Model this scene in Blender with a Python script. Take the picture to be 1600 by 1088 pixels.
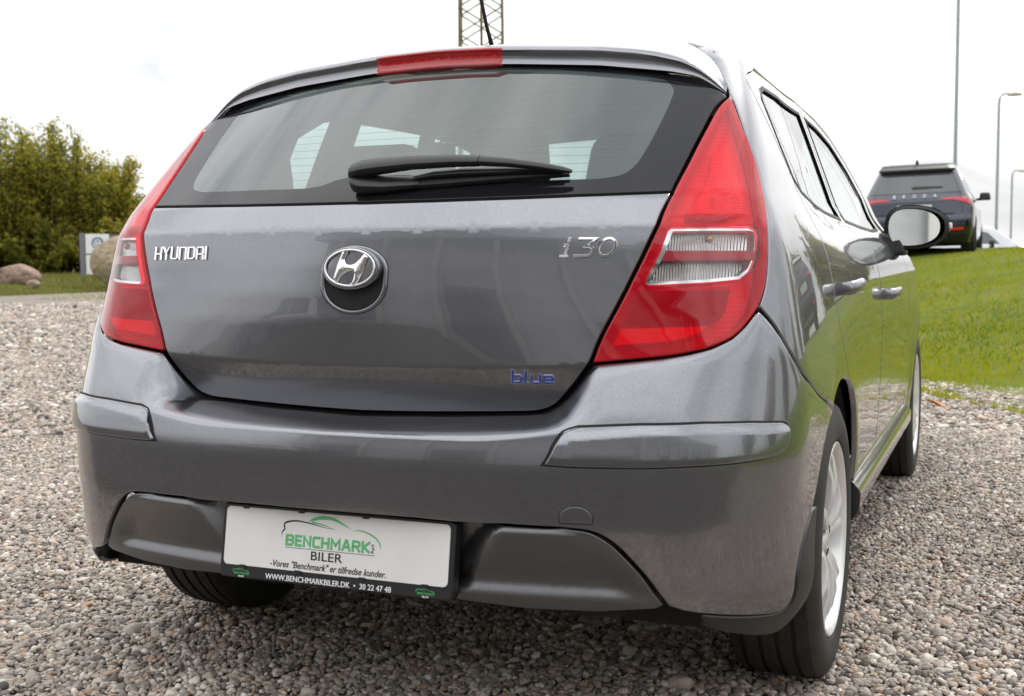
import bpy, bmesh, math, random
import numpy as np
from mathutils import Matrix, Vector
from mathutils.geometry import delaunay_2d_cdt
random.seed(7); rng = np.random.default_rng(7)
for o in list(bpy.data.objects): bpy.data.objects.remove(o)
SC = bpy.context.scene; COL = SC.collection

# ------------------------------------------------------------------ camera
CAM = np.array([1.201, -1.981, .956]); YAW, PITCH, ROLL, FPX = math.radians(22.53), math.radians(-4.29), math.radians(-.41), 1857.
_f = np.array([-math.sin(YAW)*math.cos(PITCH), math.cos(YAW)*math.cos(PITCH), math.sin(PITCH)])
_r = np.array([math.cos(YAW), math.sin(YAW), 0]); _u = np.cross(_r, _f)
R_, U_ = math.cos(ROLL)*_r+math.sin(ROLL)*_u, -math.sin(ROLL)*_r+math.cos(ROLL)*_u
cd = bpy.data.cameras.new('camera'); cam = bpy.data.objects.new('camera', cd); COL.objects.link(cam)
cam.matrix_world = Matrix([[R_[i], U_[i], -_f[i], CAM[i]] for i in range(3)]+[[0, 0, 0, 1]])
cd.sensor_width = 36; cd.lens = 36*FPX/1600; cd.clip_start = .05; cd.clip_end = 3000
cd.dof.use_dof = True; cd.dof.focus_distance = 2.75; cd.dof.aperture_fstop = 7.5
SC.camera = cam

# ------------------------------------------------------------------ world, sun, exposure
SUN_AZ, SUN_EL = math.radians(12), math.radians(42)       # azimuth from +Y towards +X
W = bpy.data.worlds.new('World'); SC.world = W; W.use_nodes = True
nt = W.node_tree; N = nt.nodes; L = nt.links; N.clear()
out = N.new('ShaderNodeOutputWorld'); bg = N.new('ShaderNodeBackground'); L.new(bg.outputs[0], out.inputs[0])
sky = N.new('ShaderNodeTexSky'); sky.sky_type = 'NISHITA'; sky.sun_disc = False
sky.sun_elevation = SUN_EL; sky.sun_rotation = SUN_AZ; sky.air_density = 1.0; sky.dust_density = 3.0
tc = N.new('ShaderNodeTexCoord'); mp = N.new('ShaderNodeMapping'); mp.inputs['Scale'].default_value = (1, 1, 2.4)
L.new(tc.outputs['Generated'], mp.inputs[0])
nz = N.new('ShaderNodeTexNoise'); nz.inputs['Scale'].default_value = 2.1; nz.inputs['Detail'].default_value = 7; nz.inputs['Roughness'].default_value = .58; nz.inputs['Distortion'].default_value = .6
L.new(mp.outputs[0], nz.inputs['Vector'])
rp = N.new('ShaderNodeValToRGB'); e = rp.color_ramp.elements
e[0].position = .38; e[0].color = (9.4, 9.6, 9.9, 1); e[1].position = .66; e[1].color = (17.5, 17.4, 17.3, 1)
m_ = rp.color_ramp.elements.new(.50); m_.color = (14.4, 14.4, 14.5, 1)
L.new(nz.outputs[0], rp.inputs[0])
mx = N.new('ShaderNodeMix'); mx.data_type = 'RGBA'; mx.inputs[0].default_value = .93
L.new(sky.outputs[0], mx.inputs[6]); L.new(rp.outputs[0], mx.inputs[7]); 
# standard overcast sky: brightness falls smoothly from the zenith to the horizon
sx_ = N.new('ShaderNodeSeparateXYZ'); L.new(tc.outputs['Generated'], sx_.inputs[0])
cl_ = N.new('ShaderNodeClamp'); L.new(sx_.outputs['Z'], cl_.inputs[0])
ov = N.new('ShaderNodeMath'); ov.operation = 'MULTIPLY_ADD'; ov.inputs[1].default_value = .62; ov.inputs[2].default_value = .50; L.new(cl_.outputs[0], ov.inputs[0])
vs_ = N.new('ShaderNodeVectorMath'); vs_.operation = 'SCALE'; L.new(mx.outputs[2], vs_.inputs[0]); L.new(ov.outputs[0], vs_.inputs['Scale']); L.new(vs_.outputs[0], bg.inputs[0])
bg.inputs[1].default_value = .10
sd = bpy.data.lights.new('sun', 'SUN'); sd.energy = 1.5; sd.angle = math.radians(11); sd.color = (1, .95, .88)
sun = bpy.data.objects.new('sun', sd); COL.objects.link(sun); sun.location = (6, 8, 12)
dirs = Vector((math.sin(SUN_AZ)*math.cos(SUN_EL), math.cos(SUN_AZ)*math.cos(SUN_EL), math.sin(SUN_EL)))
sun.rotation_euler = dirs.to_track_quat('Z', 'Y').to_euler()
SC.render.engine = 'CYCLES'
SC.view_settings.view_transform = 'Standard'; SC.view_settings.look = 'None'; SC.view_settings.exposure = 0.67; SC.view_settings.gamma = 1
SC.view_settings.use_curve_mapping = False
SC.cycles.transparent_max_bounces = 24; SC.cycles.max_bounces = 10; SC.cycles.glossy_bounces = 6

# ------------------------------------------------------------------ materials
def mat(name, base=(.5, .5, .5), rough=.5, metal=0, coat=0, spec=.5, noise=None, bump=None, coat_rough=.03, emis=None):
    """noise=(scale, amount[, colour2]); bump=(scale, strength, distance)"""
    m = bpy.data.materials.new(name); m.use_nodes = True; t = m.node_tree; p = t.nodes['Principled BSDF']
    p.inputs['Base Color'].default_value = (*base, 1); p.inputs['Roughness'].default_value = rough; p.inputs['Metallic'].default_value = metal
    p.inputs['Coat Weight'].default_value = coat; p.inputs['Coat Roughness'].default_value = coat_rough; p.inputs['Specular IOR Level'].default_value = spec
    if emis: p.inputs['Emission Color'].default_value = (*emis[0], 1); p.inputs['Emission Strength'].default_value = emis[1]
    if noise or bump:
        c = t.nodes.new('ShaderNodeTexCoord')
    if noise:
        n = t.nodes.new('ShaderNodeTexNoise'); n.inputs['Scale'].default_value = noise[0]; n.inputs['Detail'].default_value = 5
        t.links.new(c.outputs['Object'], n.inputs['Vector'])
        x = t.nodes.new('ShaderNodeMix'); x.data_type = 'RGBA'
        c2 = noise[2] if len(noise) > 2 else tuple(b*(1-noise[1]) for b in base)
        x.inputs[6].default_value = (*base, 1); x.inputs[7].default_value = (*c2, 1)
        r = t.nodes.new('ShaderNodeMapRange'); r.inputs[1].default_value = .35; r.inputs[2].default_value = .65
        t.links.new(n.outputs[0], r.inputs[0]); t.links.new(r.outputs[0], x.inputs[0]); t.links.new(x.outputs[2], p.inputs['Base Color'])
        r2 = t.nodes.new('ShaderNodeMapRange'); r2.inputs[3].default_value = rough*.9; r2.inputs[4].default_value = min(1, rough*1.12)
        t.links.new(n.outputs[0], r2.inputs[0]); t.links.new(r2.outputs[0], p.inputs['Roughness'])
    if bump:
        n = t.nodes.new('ShaderNodeTexNoise'); n.inputs['Scale'].default_value = bump[0]; n.inputs['Detail'].default_value = 4
        t.links.new(c.outputs['Object'], n.inputs['Vector'])
        b = t.nodes.new('ShaderNodeBump'); b.inputs['Strength'].default_value = bump[1]; b.inputs['Distance'].default_value = bump[2]
        t.links.new(n.outputs[0], b.inputs['Height']); t.links.new(b.outputs[0], p.inputs['Normal'])
    return m
def paint(name, base, dirt=True, coat_rough=None):
    m = bpy.data.materials.new(name); m.use_nodes = True; t = m.node_tree; p = t.nodes['Principled BSDF']
    c = t.nodes.new('ShaderNodeTexCoord')
    fl = t.nodes.new('ShaderNodeTexVoronoi'); fl.inputs['Scale'].default_value = 900
    t.links.new(c.outputs['Object'], fl.inputs['Vector'])
    mr = t.nodes.new('ShaderNodeMapRange'); mr.inputs[3].default_value = .82; mr.inputs[4].default_value = 1.18
    t.links.new(fl.outputs['Color'], mr.inputs[0])
    v = t.nodes.new('ShaderNodeVectorMath'); v.operation = 'SCALE'; v.inputs[0].default_value = base
    t.links.new(mr.outputs[0], v.inputs['Scale'])
    src = v.outputs[0]
    p.inputs['Metallic'].default_value = .94; p.inputs['Roughness'].default_value = .23
    p.inputs['Coat Weight'].default_value = 1; p.inputs['Coat Roughness'].default_value = .025
    # thin road dust: more of it low on the body, in a fine spatter
    if dirt:
        sp = t.nodes.new('ShaderNodeSeparateXYZ'); t.links.new(c.outputs['Object'], sp.inputs[0])
        h = t.nodes.new('ShaderNodeMapRange'); h.inputs[1].default_value = .75; h.inputs[2].default_value = .28; h.inputs[3].default_value = .03; h.inputs[4].default_value = .20
        t.links.new(sp.outputs['Z'], h.inputs[0])
        n = t.nodes.new('ShaderNodeTexNoise'); n.inputs['Scale'].default_value = 38; n.inputs['Detail'].default_value = 8; n.inputs['Roughness'].default_value = .75
        t.links.new(c.outputs['Object'], n.inputs['Vector'])
        nr = t.nodes.new('ShaderNodeMapRange'); nr.inputs[1].default_value = .45; nr.inputs[2].default_value = .75; t.links.new(n.outputs[0], nr.inputs[0])
        mu = t.nodes.new('ShaderNodeMath'); mu.operation = 'MULTIPLY'; t.links.new(h.outputs[0], mu.inputs[0]); t.links.new(nr.outputs[0], mu.inputs[1])
        x = t.nodes.new('ShaderNodeMix'); x.data_type = 'RGBA'; t.links.new(mu.outputs[0], x.inputs[0]); t.links.new(src, x.inputs[6]); x.inputs[7].default_value = (.10, .092, .083, 1)
        src = x.outputs[2]
        cr = t.nodes.new('ShaderNodeMapRange'); cr.inputs[3].default_value = .02; cr.inputs[4].default_value = .28; t.links.new(mu.outputs[0], cr.inputs[0]); t.links.new(cr.outputs[0], p.inputs['Coat Roughness'])
        me = t.nodes.new('ShaderNodeMapRange'); me.inputs[3].default_value = .94; me.inputs[4].default_value = .3; t.links.new(mu.outputs[0], me.inputs[0]); t.links.new(me.outputs[0], p.inputs['Metallic'])
    if coat_rough:
        for l_ in list(p.inputs['Coat Roughness'].links): t.links.remove(l_)
        p.inputs['Coat Roughness'].default_value = coat_rough; p.inputs['Roughness'].default_value = .4
    t.links.new(src, p.inputs['Base Color'])
    # faint orange peel
    n = t.nodes.new('ShaderNodeTexNoise'); n.inputs['Scale'].default_value = 9; n.inputs['Detail'].default_value = 1
    t.links.new(c.outputs['Object'], n.inputs['Vector'])
    b = t.nodes.new('ShaderNodeBump'); b.inputs['Strength'].default_value = .06; b.inputs['Distance'].default_value = .004
    t.links.new(n.outputs[0], b.inputs['Height']); t.links.new(b.outputs[0], p.inputs['Coat Normal']); t.links.new(b.outputs[0], p.inputs['Normal'])
    return m
def thin_glass(name, tint, f0=.042, rough=0., bump=None, haze=None):
    """a pane: tinted straight-through light plus mirror reflection that rises towards grazing (Schlick)"""
    m = bpy.data.materials.new(name); m.use_nodes = True; t = m.node_tree; t.nodes.clear()
    o = t.nodes.new('ShaderNodeOutputMaterial'); x = t.nodes.new('ShaderNodeMixShader'); t.links.new(x.outputs[0], o.inputs[0])
    tr = t.nodes.new('ShaderNodeBsdfTransparent'); tr.inputs[0].default_value = (*tint, 1)
    g = t.nodes.new('ShaderNodeBsdfGlossy'); g.inputs['Roughness'].default_value = rough
    lw = t.nodes.new('ShaderNodeLayerWeight'); lw.inputs[0].default_value = .5
    pw = t.nodes.new('ShaderNodeMath'); pw.operation = 'POWER'; pw.inputs[1].default_value = 5; t.links.new(lw.outputs['Facing'], pw.inputs[0])
    ma = t.nodes.new('ShaderNodeMath'); ma.operation = 'MULTIPLY_ADD'; ma.inputs[1].default_value = 1-f0; ma.inputs[2].default_value = f0
    t.links.new(pw.outputs[0], ma.inputs[0])
    m2 = t.nodes.new('ShaderNodeMath'); m2.operation = 'MULTIPLY'; m2.inputs[1].default_value = 2; t.links.new(ma.outputs[0], m2.inputs[0])
    a1 = t.nodes.new('ShaderNodeMath'); a1.operation = 'ADD'; a1.inputs[1].default_value = 1; t.links.new(ma.outputs[0], a1.inputs[0])
    dv = t.nodes.new('ShaderNodeMath'); dv.operation = 'DIVIDE'; t.links.new(m2.outputs[0], dv.inputs[0]); t.links.new(a1.outputs[0], dv.inputs[1])   # both faces of the pane
    t.links.new(dv.outputs[0], x.inputs[0]); t.links.new(g.outputs[0], x.inputs[2])
    src = tr.outputs[0]
    if haze:
        d = t.nodes.new('ShaderNodeBsdfDiffuse'); d.inputs[0].default_value = (*haze[0], 1)
        y = t.nodes.new('ShaderNodeMixShader'); y.inputs[0].default_value = haze[1]; t.links.new(src, y.inputs[1]); t.links.new(d.outputs[0], y.inputs[2]); src = y.outputs[0]
    t.links.new(src, x.inputs[1])
    if bump:
        c = t.nodes.new('ShaderNodeTexCoord'); n = t.nodes.new('ShaderNodeTexNoise'); n.inputs['Scale'].default_value = bump[0]; t.links.new(c.outputs['Object'], n.inputs[0])
        b = t.nodes.new('ShaderNodeBump'); b.inputs['Strength'].default_value = bump[1]; b.inputs['Distance'].default_value = bump[2]; t.links.new(n.outputs[0], b.inputs['Height']); t.links.new(b.outputs[0], g.inputs['Normal'])
    return m
def cellbump(m, scale, strength, dist, kind='VORONOI', vec=(1, 1, 1)):
    t = m.node_tree; p = t.nodes['Principled BSDF']; c = t.nodes.new('ShaderNodeTexCoord'); mp = t.nodes.new('ShaderNodeMapping'); mp.inputs['Scale'].default_value = vec
    t.links.new(c.outputs['Object'], mp.inputs[0])
    if kind == 'VORONOI': n = t.nodes.new('ShaderNodeTexVoronoi'); n.inputs['Randomness'].default_value = 0; o = n.outputs['Distance']
    else: n = t.nodes.new('ShaderNodeTexWave'); n.inputs['Distortion'].default_value = 0; n.bands_direction = kind; o = n.outputs['Fac']
    n.inputs['Scale'].default_value = scale; t.links.new(mp.outputs[0], n.inputs['Vector'])
    b = t.nodes.new('ShaderNodeBump'); b.inputs['Strength'].default_value = strength; b.inputs['Distance'].default_value = dist
    t.links.new(o, b.inputs['Height']); t.links.new(b.outputs[0], p.inputs['Normal']); return m
M = {}
M['paint'] = paint('grey metallic paint', (.180, .184, .202))
M['shadedpaint'] = paint('shaded satin grey paint', (.115, .116, .122), True, .22)  # body paint with its down-facing shade put into the colour, duller coat
M['dark'] = mat('black cavity', (.008, .008, .008), .8)
M['rubber'] = mat('black rubber', (.009, .009, .009), .62, noise=(40, .3), bump=(220, .12, .002))
M['plastic'] = mat('black plastic', (.009, .009, .010), .42, bump=(700, .1, .0006))
M['wiper'] = mat('satin black wiper plastic', (.006, .006, .006), .38, bump=(900, .08, .0004))
M['gloss'] = mat('black ceramic print glass border', (.010, .010, .012), .08, spec=.28)
M['glass'] = thin_glass('rear window glass', (.58, .70, .67), .055, haze=((.13, .24, .22), .13))
M['sideglass'] = thin_glass('side window glass', (.70, .80, .77), .05)
M['chrome'] = mat('chrome', (.78, .78, .79), .07, 1)
M['satin'] = mat('satin silver plastic', (.42, .42, .44), .22, .75, coat=.5)
M['red'] = thin_glass('red lamp lens', (.97, .04, .075), .022, bump=(14, .05, .003), haze=((.95, .010, .030), .30))
M['clear'] = thin_glass('clear lamp lens', (.88, .88, .88), .035)
M['lampwhite'] = mat('silvered lamp housing', (.74, .74, .74), .32, .25)
M['lampback'] = cellbump(mat('faceted lamp back', (.88, .86, .86), .3, .12), 34, .35, .005, 'Z')
M['lampprism'] = cellbump(mat('prismatic reflector', (.80, .78, .78), .2, .4), 190, .8, .005)
M['lamprib'] = cellbump(mat('ribbed reflector', (.85, .85, .85), .16, .7), 62, .9, .004, 'X', (1, 1, 1))
M['lampdark'] = mat('dark lamp bowl', (.030, .024, .024), .3, .3, bump=(160, .6, .006))
M['lamppink'] = cellbump(mat('retroreflector', (.95, .42, .5), .3, .1), 330, .9, .002)
M['amber'] = mat('amber bulb', (.62, .36, .16), .15, .3)
M['brake'] = cellbump(mat('brake light reflector', (.5, .02, .03), .25, .2), 120, .8, .003)
M['alloy'] = mat('silver alloy', (.74, .74, .75), .3, .45, coat=.6)
M['fabric'] = mat('charcoal seat cloth', (.03, .03, .032), .9, bump=(300, .3, .002))
M['liner'] = mat('light grey headlining', (.32, .32, .31), .95)
M['trimdark'] = mat('grey interior plastic', (.07, .07, .07), .7)
M['mirror'] = mat('mirror glass', (.8, .83, .84), .02, 1)
M['blue'] = mat('blue enamel', (.02, .05, .30), .2, .2, coat=.8)
M['plate'] = mat('white plate face', (.70, .69, .68), .35, noise=(9, .06))
M['ink'] = mat('black print', (.012, .012, .014), .4)
M['green'] = mat('green print', (.10, .42, .15), .4)
M['white'] = mat('white print', (.75, .75, .78), .4)
M['grille'] = mat('dark underbody', (.012, .012, .012), .85)

# ------------------------------------------------------------------ object helpers
def link(o, parent=None):
    COL.objects.link(o)
    if parent: o.parent = parent
    return o
def tag(o, label=None, cat=None, group=None, kind=None):
    for k, v in (('label', label), ('category', cat), ('group', group), ('kind', kind)):
        if v: o[k] = v
    return o
def empty(name, loc=(0, 0, 0), rz=0, **k):
    o = bpy.data.objects.new(name, None); o.location = loc; o.rotation_euler = (0, 0, rz); o.empty_display_size = .2; link(o); return tag(o, **k)
def mobj(name, V, Fc, m, parent=None, smooth=True, normals=None, sharp=None):
    me = bpy.data.meshes.new(name); me.from_pydata([tuple(map(float, v)) for v in V], [], [tuple(map(int, f)) for f in Fc]); me.materials.append(m); me.update()
    if smooth:
        me.polygons.foreach_set('use_smooth', [True]*len(me.polygons))
        if sharp is not None: me.set_sharp_from_angle(angle=math.radians(sharp))
    if normals is not None: me.normals_split_custom_set_from_vertices([tuple(map(float, n)) for n in normals])
    return link(bpy.data.objects.new(name, me), parent)
class MB:
    """collects boxes, tubes and lathes into one mesh"""
    def __init__(s): s.v = []; s.f = []
    def add(s, V, Fc): n = len(s.v); s.v += [tuple(p) for p in V]; s.f += [tuple(i+n for i in f) for f in Fc]; return s
    def box(s, c, d, rz=0, taper=1):
        V = []
        for z in (-1, 1):
            k = 1 if z < 0 else taper
            for x, y in ((-1, -1), (1, -1), (1, 1), (-1, 1)):
                a, b = x*d[0]/2*k, y*d[1]/2*k; V.append((c[0]+a*math.cos(rz)-b*math.sin(rz), c[1]+a*math.sin(rz)+b*math.cos(rz), c[2]+z*d[2]/2))
        return s.add(V, [(3, 2, 1, 0), (4, 5, 6, 7), (0, 1, 5, 4), (1, 2, 6, 5), (2, 3, 7, 6), (3, 0, 4, 7)])
    def tube(s, pts, r, n=8, cap=True):
        pts = [np.array(p, float) for p in pts]; rs = r if hasattr(r, '__len__') else [r]*len(pts); V = []; Fc = []
        up0 = np.array([0, 0, 1.])
        for i, p in enumerate(pts):
            t = pts[min(i+1, len(pts)-1)]-pts[max(i-1, 0)]; t = t/np.linalg.norm(t)
            a = np.cross(t, up0 if abs(t[2]) < .9 else np.array([1., 0, 0])); a /= np.linalg.norm(a); b = np.cross(t, a)
            for k in range(n): q = 2*math.pi*k/n; V.append(p+rs[i]*(math.cos(q)*a+math.sin(q)*b))
        for i in range(len(pts)-1):
            for k in range(n): Fc.append((i*n+k, i*n+(k+1) % n, (i+1)*n+(k+1) % n, (i+1)*n+k))
        if cap: Fc.append(tuple(range(n))); Fc.append(tuple((len(pts)-1)*n+k for k in reversed(range(n))))
        return s.add(V, Fc)
    def build(s, name, m, parent=None, smooth=False, sharp=35): return mobj(name, s.v, s.f, m, parent, smooth, sharp=sharp if smooth else None)
def bevel(o, w=.004, seg=2):
    b = o.modifiers.new('bevel', 'BEVEL'); b.width = w; b.segments = seg; b.limit_method = 'ANGLE'; b.angle_limit = math.radians(40)
    o.data.polygons.foreach_set('use_smooth', [True]*len(o.data.polygons)); o.data.set_sharp_from_angle(angle=math.radians(45)); return o
def mirror_obj(o, name=None, parent=None):
    me = o.data.copy(); nn = None
    V = np.array([v.co for v in o.data.vertices])*[-1, 1, 1]; Fc = [tuple(reversed(p.vertices)) for p in o.data.polygons]
    nm = np.array([c.vector for c in o.data.corner_normals]); vi = np.array([l.vertex_index for l in o.data.loops])
    vn = np.zeros_like(V); vn[vi] = nm; vn *= [-1, 1, 1]
    bpy.data.meshes.remove(me)
    c = mobj(name or o.name.split('.')[0], V, Fc, o.data.materials[0], parent if parent else o.parent, True, vn)
    for k in ('kind',):
        if k in o: c[k] = o[k]
    return c
def lathe(prof, n=48, axis='x', center=(0, 0, 0), closed=False):
    """prof: (axial, radius)"""
    V = []; Fc = []; m = len(prof)
    for k in range(n):
        a = 2*math.pi*k/n
        for ax, r in prof: V.append((center[0]+ax, center[1]+r*math.cos(a), center[2]+r*math.sin(a)))
    for k in range(n):
        k2 = (k+1) % n
        for i in range(m if closed else m-1):
            j = (i+1) % m; Fc.append((k*m+i, k*m+j, k2*m+j, k2*m+i))
    return V, Fc

# ------------------------------------------------------------------ the hatchback body as a surface (x right, y forward, z up)
def table(pts,sm=.012,lo=-1,hi=6,step=.001):
    pts=np.array(pts,float); g=np.arange(lo,hi,step)
    v=np.interp(g,pts[:,0],pts[:,1])
    # linear extrapolation at both ends
    s0=(pts[1,1]-pts[0,1])/(pts[1,0]-pts[0,0]); s1=(pts[-1,1]-pts[-2,1])/(pts[-1,0]-pts[-2,0])
    v=np.where(g<pts[0,0],pts[0,1]+s0*(g-pts[0,0]),v); v=np.where(g>pts[-1,0],pts[-1,1]+s1*(g-pts[-1,0]),v)
    n=max(1,int(sm/step/2))
    for _ in range(2):
        k=np.ones(2*n+1)/(2*n+1); v=np.convolve(np.pad(v,n,'reflect',reflect_type='odd'),k,'valid')
    return lambda q: np.interp(q,g,v)
YC=table([(.55,.125),(.60,.115),(.648,.112),(.745,.081),(.83,.080),(.89,.082),(.941,.087),(.99,.0945),(1.018,.100),(1.072,.138),(1.42,.527)],.007)
AB=table([(.55,.10),(.648,.12),(.76,.15),(.91,.225),(1.02,.24),(1.08,.26),(1.25,.28),(1.4,.30)],.06)
WR=table([(.2,.80),(.3,.84),(.45,.861),(.6,.866),(.75,.856),(.88,.832),(.96,.817),(1.0,.806),(1.05,.787),(1.1,.766),(1.2,.734),(1.3,.697),(1.4,.652),(1.5,.60)],.05)
WM=table([(.2,.80),(.3,.835),(.45,.849),(.6,.856),(.74,.858),(.885,.850),(.94,.838),(1.0,.800),(1.045,.755),(1.1,.720),(1.2,.686),(1.3,.652),(1.4,.617),(1.5,.58)],.03)
TAP=table([(.3,.05),(.6,.05),(.8,.05),(1.0,.06),(1.2,.05),(1.4,.05)],.1)
RC=table([(.3,.20),(.6,.20),(.8,.18),(1.0,.15),(1.1,.11),(1.25,.06),(1.4,.05)],.1)
ZR=table([(.3,1.418),(.47,1.440),(.8,1.467),(1.2,1.479),(1.7,1.482),(2.2,1.468),(2.6,1.435),(3.3,1.02),(3.45,.97),(4.0,.84),(4.2,.70)],.15)
def smooth(a,b,x):
    t=np.clip((x-a)/(b-a),0,1); return t*t*(3-2*t)
def width(y,z):
    k=smooth(.55,1.55,y); d=np.clip((.7-y)/.7,0,1.5); d2=np.clip((y-3.3)/.9,0,1.2)
    w=WR(z)*(1-k)+WM(z)*k-TAP(z)*d**2-.20*d2**2.4
    for yc in (.78,3.44):
        r=np.sqrt((y-yc)**2+(z-.312)**2); w=w+(.012 if yc>1 else .006)*np.exp(-((r-.37)/.07)**2)
    return w
def rearY(x,z):
    return YC(z-.045*x*x*smooth(.95,.80,z))+AB(z)*x*x
def rint(a,b,r,p=2.2):
    # rounded intersection of two "distances"
    qa=a+r;qb=b+r
    l=(np.maximum(qa,0)**p+np.maximum(qb,0)**p)**(1/p)
    return np.minimum(np.maximum(qa,qb),0)+l-r
def F(P):
    x=np.abs(P[...,0]);y=P[...,1];z=P[...,2]
    A=(rearY(x,z)-y)*.9; B=(x-width(y,z))
    s=rint(A,B,RC(z))
    s=rint(s,y-(4.235-.26*x*x-.35*np.clip(z-.75,0,1)),.12)
    T=z-(ZR(y)-.062*x*x)
    return rint(s,T,.05)
def cast(o,d,tmax=3.0,n=42,F=F):
    lo=np.zeros(o.shape[:-1]);hi=np.full(o.shape[:-1],tmax)
    for _ in range(n):
        m=(lo+hi)/2; ins=F(o+d*m[...,None])<0
        lo=np.where(ins,m,lo);hi=np.where(ins,hi,m)
    return o+d*((lo+hi)/2)[...,None]
PV=.9
def rear(th,z):
    th=np.asarray(th,float);z=np.asarray(z,float)
    o=np.stack([0*th+0*z,0*th+0*z+PV,z+0*th],-1); d=np.stack([np.sin(th)+0*z,-np.cos(th)+0*z,0*z+0*th],-1)
    return cast(o,d)
def sidep(y,z):
    y=np.asarray(y,float);z=np.asarray(z,float)
    o=np.stack([0*y+0*z,y+0*z,z+0*y],-1); d=np.stack([1+0*y+0*z,0*y+0*z,0*y+0*z],-1)
    return cast(o,d,1.2)

YB=table([(.25,.035),(.29,.015),(.33,-.002),(.40,-.015),(.47,-.026),(.583,-.029),(.612,-.024),(.66,-.01)],.03)
WB=table([(.25,.86),(.29,.884),(.33,.888),(.39,.880),(.45,.878),(.6,.882),(.66,.880)],.04)
def FB(P):
    x=np.abs(P[...,0]);y=P[...,1];z=P[...,2]
    d=np.clip((1.2-y)/1.2,0,1.3)
    A=(YB(z)+.20*x*x-y)*.92; B=x-(WB(z)-.055*d**2)
    return rint(A,B,.22)
def rearB(th,z):
    th=np.asarray(th,float);z=np.asarray(z,float)
    o=np.stack([0*th+0*z,0*th+0*z+PV,z+0*th],-1); d=np.stack([np.sin(th)+0*z,-np.cos(th)+0*z,0*z+0*th],-1)
    return cast(o,d,F=FB)
def topp(x, y):
    x = np.asarray(x, float); y = np.asarray(y, float)
    o = np.stack([x, y, 0*x+.55], -1); d = np.stack([0*x, 0*x, 0*x+1.], -1); return cast(o, d, 1.2)
def rearx(x, z):
    x = np.asarray(x, float); z = np.asarray(z, float)
    o = np.stack([x, 0*x+PV, z+0*x], -1); d = np.stack([0*x, 0*x-1., 0*x], -1); return cast(o, d, 2)
def frontp(x, z):
    x = np.asarray(x, float); z = np.asarray(z, float)
    o = np.stack([-x, 0*x+3.2, z+0*x], -1); d = np.stack([0*x, 0*x+1., 0*x], -1); return cast(o, d, 2)
ZTOP = table([(0, .646), (.245, .652), (.44, .660), (.47, .663), (.495, .673), (.515, .69), (.54, .722), (.564, .757), (.6, .761), (.646, .766), (.689, .771), (.732, .779), (.769, .788), (.811, .805), (.844, .828), (.872, .853), (.88, .853), (.912, .821), (.945, .775), (.995, .724), (1.1, .676), (1.242, .626), (1.3, .61)], .006)
ZSH = lambda th: .620+.030*smooth(.30, .62, np.abs(th))
TT = .12
def bump(th, t):
    th = np.asarray(th, float); t = np.asarray(t, float)
    zt = ZTOP(np.abs(th)); zs = np.minimum(ZSH(th), zt-.02); tau = np.clip(t/TT, 0, 1)
    z = np.where(t <= 0, zs+t, zs+(zt-zs)*(1-(1-tau)**2))
    rB = rearB(th, z); rA = rear(th, z)
    # the far-forward limit of the ledge: runs on under the tailgate in the middle
    smax = 1+.30*(1-smooth(.40, .54, np.abs(th)))
    k = (tau**1.6*smax)[..., None]
    return rB*(1-k)+rA*k
def bt(th, z):
    zt = float(ZTOP(abs(th))); zs = min(float(ZSH(th)), zt-.02)
    if z <= zs: return (th, z-zs)
    return (th, TT*(1-math.sqrt(max(0, 1-(z-zs)/(zt-zs)))))
def insmap(th, z):
    P = rearB(th, z); x = np.abs(P[..., 0]); z = np.asarray(z, float)+0*x
    xi = np.interp(z, [.30, .367, .467], [.290, .292, .36])
    a = smooth(xi-.045, xi+.002, x)
    q = np.clip((.452-z)/.088, 0, 1)
    dp = np.where(z > .452, -.003+.010*np.clip((z-.452)/.014, 0, 1.2)**1.6, -.003+.019*q**1.2)
    tho = np.interp(z, [.303, .323, .347, .377, .408, .435, .453, .463, .468], [.685, .671, .653, .632, .606, .582, .557, .533, .50])
    dp = dp*smooth(0, .07, tho-np.abs(th))+.003
    dr = .046
    d = dr*(1-a)+dp*a
    b = smooth(.356, .326, z); d = d*(1-b)+.004*b
    c = np.array([0, PV]); v = np.stack([P[..., 0], P[..., 1]-PV], -1); n = np.linalg.norm(v, axis=-1, keepdims=True)
    Q = P.copy(); Q[..., :2] -= v/n*d[..., None]; return Q
def crv(pts, n=6):
    p = [np.array(q, float) for q in pts]; p = [2*p[0]-p[1]]+p+[2*p[-1]-p[-2]]; o = []
    for i in range(1, len(p)-2):
        for k in range(n):
            t = k/n; o.append(tuple(.5*((2*p[i])+(-p[i-1]+p[i+1])*t+(2*p[i-1]-5*p[i]+4*p[i+1]-p[i+2])*t*t+(-p[i-1]+3*p[i]-3*p[i+1]+p[i+2])*t**3)))
    o.append(tuple(p[-2])); return o
def inside(P, poly):
    x, y = P[:, 0], P[:, 1]; c = np.zeros(len(P), bool); q = np.array(poly); a = q; b = np.roll(q, -1, 0)
    for (x1, y1), (x2, y2) in zip(a, b):
        if y1 == y2: continue
        k = (y1 > y) != (y2 > y); c ^= k & (x < (x2-x1)*(y-y1)/(y2-y1)+x1)
    return c
def resample(poly, h):
    o = []; n = len(poly)
    for i in range(n):
        a = np.array(poly[i], float); b = np.array(poly[(i+1) % n], float); d = np.linalg.norm(b-a)
        if d < 1e-6: continue
        k = max(1, int(math.ceil(d/h)))
        for j in range(k): o.append(a+(b-a)*j/k)
    return np.array(o)
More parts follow.
